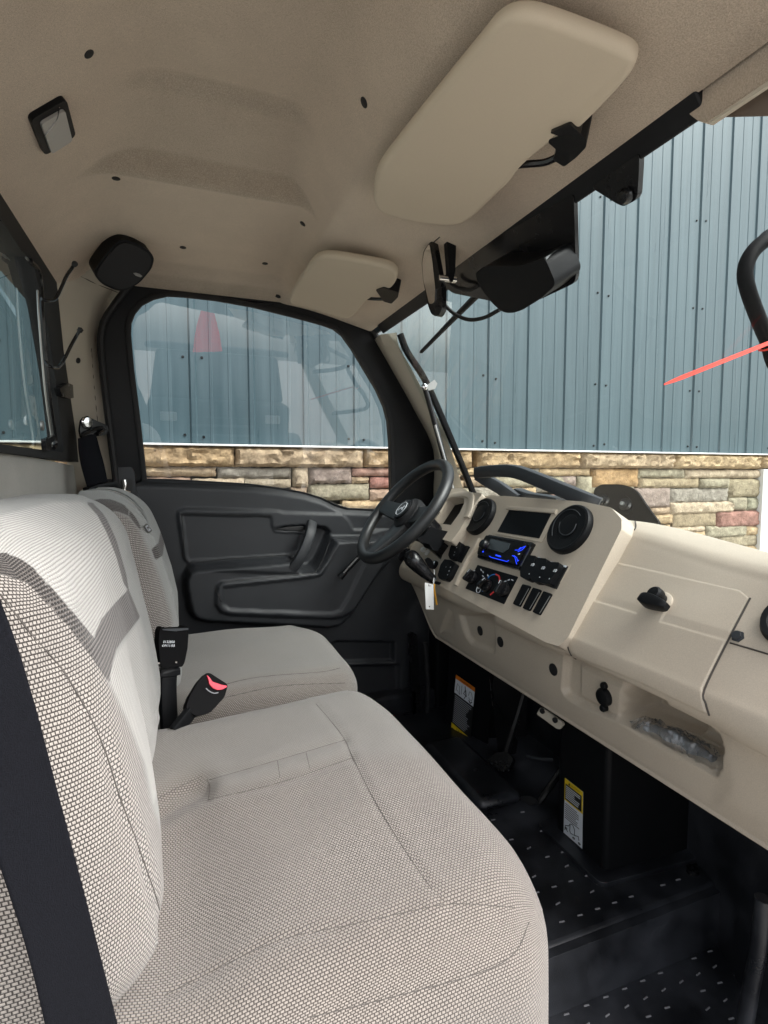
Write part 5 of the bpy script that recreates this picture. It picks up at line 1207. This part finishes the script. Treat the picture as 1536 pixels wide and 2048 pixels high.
# centre pedestal below the stack
pv = [(.772, .795), (.772, .94), (.80, .955), (1.0, .96), (1.0, .785), (.93, .782)]
V = [Vector((x, y, ZF - .005)) for x, y in pv] + [Vector((x, y, -.44)) for x, y in pv]; n = len(pv)
ped = mk('centre_pedestal', V, [(i, (i + 1) % n, n + (i + 1) % n, n + i) for i in range(n)] + [tuple(range(n)), tuple(range(n, 2 * n))], BLACK, veh, bevel=.010, seg=3)
prism('pedestal_flange', [(.74, .77, ZF), (.74, .97, ZF), (1.0, .985, ZF), (1.0, .755, ZF)], (0, 0, 1), .010, FLOORM, ped, .02, .005)
for x0, z in ((.96, 0),): 
    tube('flange_bolt', [Vector((.945, .74, ZF)), Vector((.945, .74, ZF + .008))], .012, BLACK_SM, ped, 12, sm=0)
# driver footwell
mk('footwell_wall', [(.86, 1.36, ZF), (.85, 1.60, ZF), (.85, 1.60, -.36), (.86, 1.40, -.42), (.97, 1.33, ZF), (.97, 1.33, -.4)], [(0, 1, 2, 3), (4, 0, 3, 5)], BLACK, veh)
prism('column_brace', [onY(x, y, 1.24) for x, y in zm(4.8, 880, 1300, [(470, 230), (520, 470), (740, 860), (720, 980), (560, 990), (520, 700)])], (-.4, -1, 0), .01, GREYP if 0 else BLACK_SM, veh, .004, .003)
box('heel_rest', (.64, 1.05, ZF), (.76, 1.36, ZF + .03), FLOORM, veh, .015)
BPL = (onY(990, 1540, 1.22), Vector((-.75, -.25, .6)).normalized())
brk = plate('brake_pedal', zm(4.8, 880, 1300, [(455, 1080), (560, 1000), (660, 990), (730, 1060), (690, 1140), (560, 1250), (480, 1220)]), BPL, .014, BLACK_SM, veh, .006, .004)
for k in range(14):
    x = 490 + (k % 4) * 48 + (k // 4) * 12; y = 1090 + (k // 4) * 42 - (k % 4) * 6
    lathe('pedal_stud', [(.0042, 0), (.0036, .003), (0, .0038)], onP(x / 4.8 + 880, y / 4.8 + 1300, (BPL[0] + BPL[1] * .014, BPL[1])), BPL[1], BLACK_SM, brk, 10)
APL = (onY(1050, 1620, 1.05), Vector((-.6, -.1, .8)).normalized())
acc_p = plate('accelerator_pedal', zm(4.8, 880, 1300, [(645, 1530), (700, 1480), (830, 1420), (930, 1440), (960, 1480), (860, 1530), (790, 1590), (740, 1635)]), APL, .012, RUBBER, veh, .006, .004)
tube('pedal_arm', [onP(950 / 4.8 + 880, 1460 / 4.8 + 1300, APL), Vector((.90, 1.02, -.66)), Vector((.97, 1.02, -.56))], .008, BLACK_SM, acc_p, 8)
tube('brake_arm', [onP(620 / 4.8 + 880, 1040 / 4.8 + 1300, BPL), Vector((.90, 1.24, -.60)), Vector((.93, 1.25, -.45))], .010, BLACK_SM, brk, 8)
tube('cable', [onY(1054, 1512, 1.15), onY(1080, 1518, 1.12), onY(1106, 1519, 1.10)], .004, GREYP, veh, 6)
# open-side foot of the front pillar
mk('kick_panel', [(.985, .80, -.99), (.955, .70, -.99), (.90, .60, -.99), (.86, .50, -.99), (.985, .80, -.30), (.965, .70, -.30), (.93, .60, -.30), (.90, .50, -.30)], [(0, 1, 5, 4), (1, 2, 6, 5), (2, 3, 7, 6)], FLOORM, veh, sharp=0)
mk('door_jamb', [(.79, .36, -.99), (.82, .46, -.99), (.90, .50, -.99), (.84, .36, -.30), (.87, .46, -.30), (.93, .50, -.30)], [(0, 1, 4, 3), (1, 2, 5, 4)], FLOORM, veh, sharp=0)
tube('jamb_seal', [onX(x, y, .76) for x, y in zm(4.573, 1330, 1600, [(900, 900), (860, 1350), (800, 1650), (730, 2050), (690, 2200)])], .011, FLOORM, veh, 10)
# decals: thin printed sheets
def decal(name, pl, quad, bands, parent):
    """quad: px corners tl,tr,br,bl; bands drawn in unit space"""
    tl, tr, br, bl = [onP(x, y, (pl[0] + pl[1] * .0006, pl[1])) for x, y in quad]; n = pl[1]
    def P(u, v, o=0): return (tl.lerp(tr, u)).lerp(bl.lerp(br, u), v) + n * o
    def rc(nm, u0, v0, u1, v1, m, o, par): return prism(nm, [P(u0, v0), P(u1, v0), P(u1, v1), P(u0, v1)], n, .0003, m, par, 0, 0, base=o)
    return P, rc
D2 = (Vector((.7712, .87, -.7)), Vector((-1, 0, 0)))
quad = zm(11.38, 1100, 1540, [(345, 180), (755, 500), (735, 1795), (310, 1420)])
P, rc = decal('caution_decal', D2, quad, None, ped)
d2 = rc('caution_decal', 0, 0, 1, 1, PRINT_W, .0, ped)
rc('decal_header', 0, 0, 1, .39, YELLOW, .0004, d2); rc('decal_block', .05, .085, .94, .365, PRINT_B, .0008, d2)
rr = random.Random(2)
for k in range(7): rc('text_line', .09, .115 + k * .034, .09 + rr.uniform(.45, .80), .128 + k * .034, PRINT_W, .0012, d2)
for k in range(8): rc('text_line', .06, .44 + k * .036, .06 + rr.uniform(.55, .86), .452 + k * .036, PRINT_B, .0005, d2)
u = (P(1, 0) - P(0, 0)).normalized(); w = (P(0, 0) - P(0, 1)).normalized(); hgt = (P(0, 0) - P(0, 1)).length
text('decal_title', 'CAUTION', P(.56, .045, .0012), u, w, hgt * .055, PRINT_B, d2)
prism('hazard_triangle', [P(.26, .02), P(.31, .07), P(.21, .07)], D2[1], .0003, PRINT_B, d2, 0, 0, base=.0010)
def ln(pts, par, m=PRINT_B, r=.0008): tube('decal_drawing', [P(a, b, .0008) for a, b in pts], r, m, par, 4, sm=0)
ln([(.08, .93), (.10, .84), (.28, .80), (.36, .74), (.50, .72), (.60, .78), (.60, .88), (.40, .90), (.34, .86), (.36, .76)], d2); ln([(.60, .88), (.80, .84), (.84, .90)], d2); ln([(.10, .88), (.24, .92)], d2)
for a, b in ((.14, .88), (.56, .94), (.86, .95)):
    tube('decal_drawing', [P(a + .05 * math.cos(t), b + .014 * math.sin(t), .0008) for t in np.linspace(0, 2 * math.pi, 10)], .0009, PRINT_B, d2, 4, sm=0)
D1 = (onX(930, 1420, .80), Vector((-.96, -.28, 0)).normalized())
quad = zm(10.775, 890, 1330, [(240, 205), (650, 490), (520, 1895), (118, 1520)])
wallb = prism('decal_panel', [onP(x, y, (D1[0] - D1[1] * .002, D1[1])) for x, y in [(896, 1280), (985, 1330), (960, 1600), (880, 1560)]], D1[1], .002, BLACK, veh, .004, .0005, base=-.012)
P, rc = decal('warning_decal', D1, quad, None, veh)
d1 = rc('warning_decal', 0, 0, 1, 1, PRINT_B, 0, veh)
rc('decal_header', 0, 0, 1, .062, ORANGE, .0004, d1); rc('pictogram_strip', 0, .062, 1, .285, PRINT_W, .0004, d1); rc('decal_header', 0, .78, 1, .85, YELLOW, .0004, d1)
for k in range(15): rc('text_line', .06, .315 + k * .030, .06 + rr.uniform(.62, .86), .330 + k * .030, GREY_T, .0006, d1)
for k in range(4): rc('text_line', .10, .872 + k * .027, .10 + rr.uniform(.62, .80), .883 + k * .027, GREY_T, .0006, d1)
for a, b, c, d in ((0, 0, .02, 1), (.98, 0, 1, 1)): rc('decal_border', a, .85, c, d, YELLOW, .0005, d1)
rc('decal_border', 0, .985, 1, 1, YELLOW, .0005, d1)
u = (P(1, 0) - P(0, 0)).normalized(); w = (P(0, 0) - P(0, 1)).normalized(); hgt = (P(0, 0) - P(0, 1)).length
text('decal_title', 'WARNING', P(.52, .034, .001), u, w, hgt * .05, PRINT_B, d1); text('decal_title', 'CAUTION', P(.55, .817, .001), u, w, hgt * .05, PRINT_B, d1)
ln([(.08, .24), (.12, .12), (.24, .14), (.28, .26), (.14, .22)], d1); ln([(.36, .10), (.36, .24)], d1); ln([(.52, .08), (.55, .13), (.48, .20), (.60, .21), (.52, .27)], d1, r=.0014); ln([(.56, .13), (.62, .22)], d1, r=.0018)
ln([(.72, .18), (.76, .11), (.86, .11), (.92, .17), (.90, .22), (.78, .22), (.74, .20)], d1); ln([(.76, .24), (.84, .27), (.92, .235)], d1, r=.002)
# ---------------------------------------------------------------- outside the windscreen
mk('hood', [(1.035, .33, -.185), (1.035, 1.70, -.185), (1.95, 1.50, -.52), (1.95, .50, -.52), (1.035, .33, -.95), (1.035, 1.70, -.95), (1.95, 1.50, -.95), (1.95, .50, -.95)], [(0, 1, 2, 3), (0, 3, 7, 4), (1, 5, 6, 2), (3, 2, 6, 7), (4, 7, 6, 5)], BEIGE_SM, veh, bevel=.03, seg=3)
OBP = (onX(1235, 1000, 1.06), Vector((-.93, -.30, .2)).normalized())
ob = plate('guard_bracket', zm(3.783, 1130, 680, [(232, 1180), (240, 1130), (290, 1098), (430, 1098), (510, 1115), (560, 1150), (640, 1270), (740, 1400), (620, 1420), (250, 1300)]), OBP, .012, ARMB, veh, .012, .005)
plate('bracket_rib', zm(3.783, 1130, 680, [(250, 1200), (280, 1160), (450, 1160), (520, 1210), (535, 1290), (500, 1330), (260, 1260)]), OBP, .008, ARMB, ob, .012, .004, base=.010)
for x, y in ((295, 1215), (460, 1245)):
    c = onP(x / 3.783 + 1130, y / 3.783 + 680, (OBP[0] + OBP[1] * .016, OBP[1])); lathe('bracket_bolt', [(.016, 0), (.016, .004), (.010, .006), (.010, .014), (0, .015)], c, OBP[1], BLACK_SM, ob, 16)
    lathe('bolt_end', [(.005, .010), (.005, .022), (0, .023)], c, OBP[1], STEEL, ob, 10)
lp = [Vector((.70, .335, .25)), Vector((.84, .45, .29))] + [onY(x, y, .60) for x, y in [(1560, 470), (1525, 485), (1500, 512), (1490, 545), (1496, 580), (1512, 625), (1535, 680), (1570, 750)]] + [Vector((.97, .50, .085)), Vector((.83, .335, .03))]
arm = tube('mirror_arm', lp, .0112, ARMB, veh, 16)
tie = bpy.data.objects.new('cable_tie', None); link(tie, None, onY(1531, 690, .60))
tag(tie, 'red plastic cable tie with its long tail sticking out from the black mirror arm', 'cable tie')
sweep('tail', [onY(1542, 684, .583).lerp(onY(1328, 769, .575), k / 12) for k in range(13)], rect(.0030, .0010), REDTIE, tie, scale=[1.0] * 11 + [.8, .35])
ac, ad = onY(1540, 690, .60), (onY(1570, 750, .60) - onY(1512, 625, .60)).normalized(); ao = ad.orthogonal().normalized(); ab = ad.cross(ao)
sweep('loop', [ac + (ao * math.cos(t) + ab * math.sin(t)) * .0142 for t in np.linspace(0, 2 * math.pi, 24, endpoint=False)], rect(.0012, .0026), REDTIE, tie, closed=True)
obox('lock_head', ac - ao * 0 + (Vector((0, -1, 0)) - ad * ad.dot(Vector((0, -1, 0)))).normalized() * .016, ad * .004, ad.cross(Vector((0, -1, 0))).normalized() * .0045, Vector((0, .003, 0)), REDTIE, tie, .001)
# ---------------------------------------------------------------- behind the photographer: a machine that the far window mirrors
pk = thing('parked_vehicle', 'dark utility vehicle parked behind the photographer, seen only mirrored in the far door window', 'utility vehicle', (.45, -3.3, ZG))
mk('body', [(-.27, -2.65, -.95), (1.17, -2.65, -.95), (1.17, -4.6, -.95), (-.27, -4.6, -.95), (-.27, -2.62, -.25), (1.17, -2.62, -.25), (1.17, -4.6, -.25), (-.27, -4.6, -.25)], [(0, 1, 2, 3), (4, 7, 6, 5), (0, 4, 5, 1), (3, 2, 6, 7), (0, 3, 7, 4), (1, 5, 6, 2)], DARKCAR, pk, bevel=.05, seg=3)
mk('cab', [(-.25, -2.9, -.25), (1.15, -2.9, -.25), (1.15, -4.3, -.25), (-.25, -4.3, -.25), (-.18, -2.95, .24), (1.08, -2.95, .24), (1.08, -4.2, .26), (-.18, -4.2, .26)], [(0, 1, 2, 3), (4, 7, 6, 5), (0, 4, 5, 1), (3, 2, 6, 7), (0, 3, 7, 4), (1, 5, 6, 2)], BLACK, pk, bevel=.04, seg=3)
box('roof', (-.28, -4.35, .25), (1.18, -2.8, .31), DARKCAR, pk, .03, 3)
box('grille', (.10, -2.63, -.75), (.80, -2.60, -.40), BLACK, pk, .01)
for z in (-.70, -.60, -.50): box('grille_bar', (.12, -2.60, z), (.78, -2.588, z + .025), GREYP, pk, .004)
for x in (-.15, .90): box('headlight', (x, -2.62, -.45), (x + .16, -2.59, -.36), LENS, pk, .01)
for x, y, r_, w_ in ((-.32, -2.95, .36, .24), (1.22, -2.95, .36, .24), (-.32, -4.3, .36, .28), (1.22, -4.3, .36, .28)):
    t = lathe('tyre', [(r_ * .55, -w_ / 2), (r_ * .95, -w_ / 2), (r_, -w_ * .35), (r_, w_ * .35), (r_ * .95, w_ / 2), (r_ * .55, w_ / 2)], (x, y, ZG + r_), (1, 0, 0), RUBBER, pk, 40)
    lathe('rim', [(r_ * .55, -w_ * .3), (r_ * .5, w_ * .1), (0, w_ * .12)], (x, y, ZG + r_), (1, 0, 0), GREYP, pk, 32)
fl = thing('marker_flag', 'red triangular marker flag on a thin pole, seen only mirrored in the far door window', 'flag', (.32, -2.5, ZG))
tube('pole', [Vector((.34, -2.52, ZG)), Vector((.34, -2.52, .85))], .008, BLACK_SM, fl, 8, sm=0)
prism('pennant', [(.17, -2.5, .24), (.45, -2.5, .27), (.42, -2.5, .45), (.33, -2.5, .80), (.27, -2.5, .70), (.20, -2.5, .45)], (0, 1, 0), .0015, FLAG, fl, .01, 0)
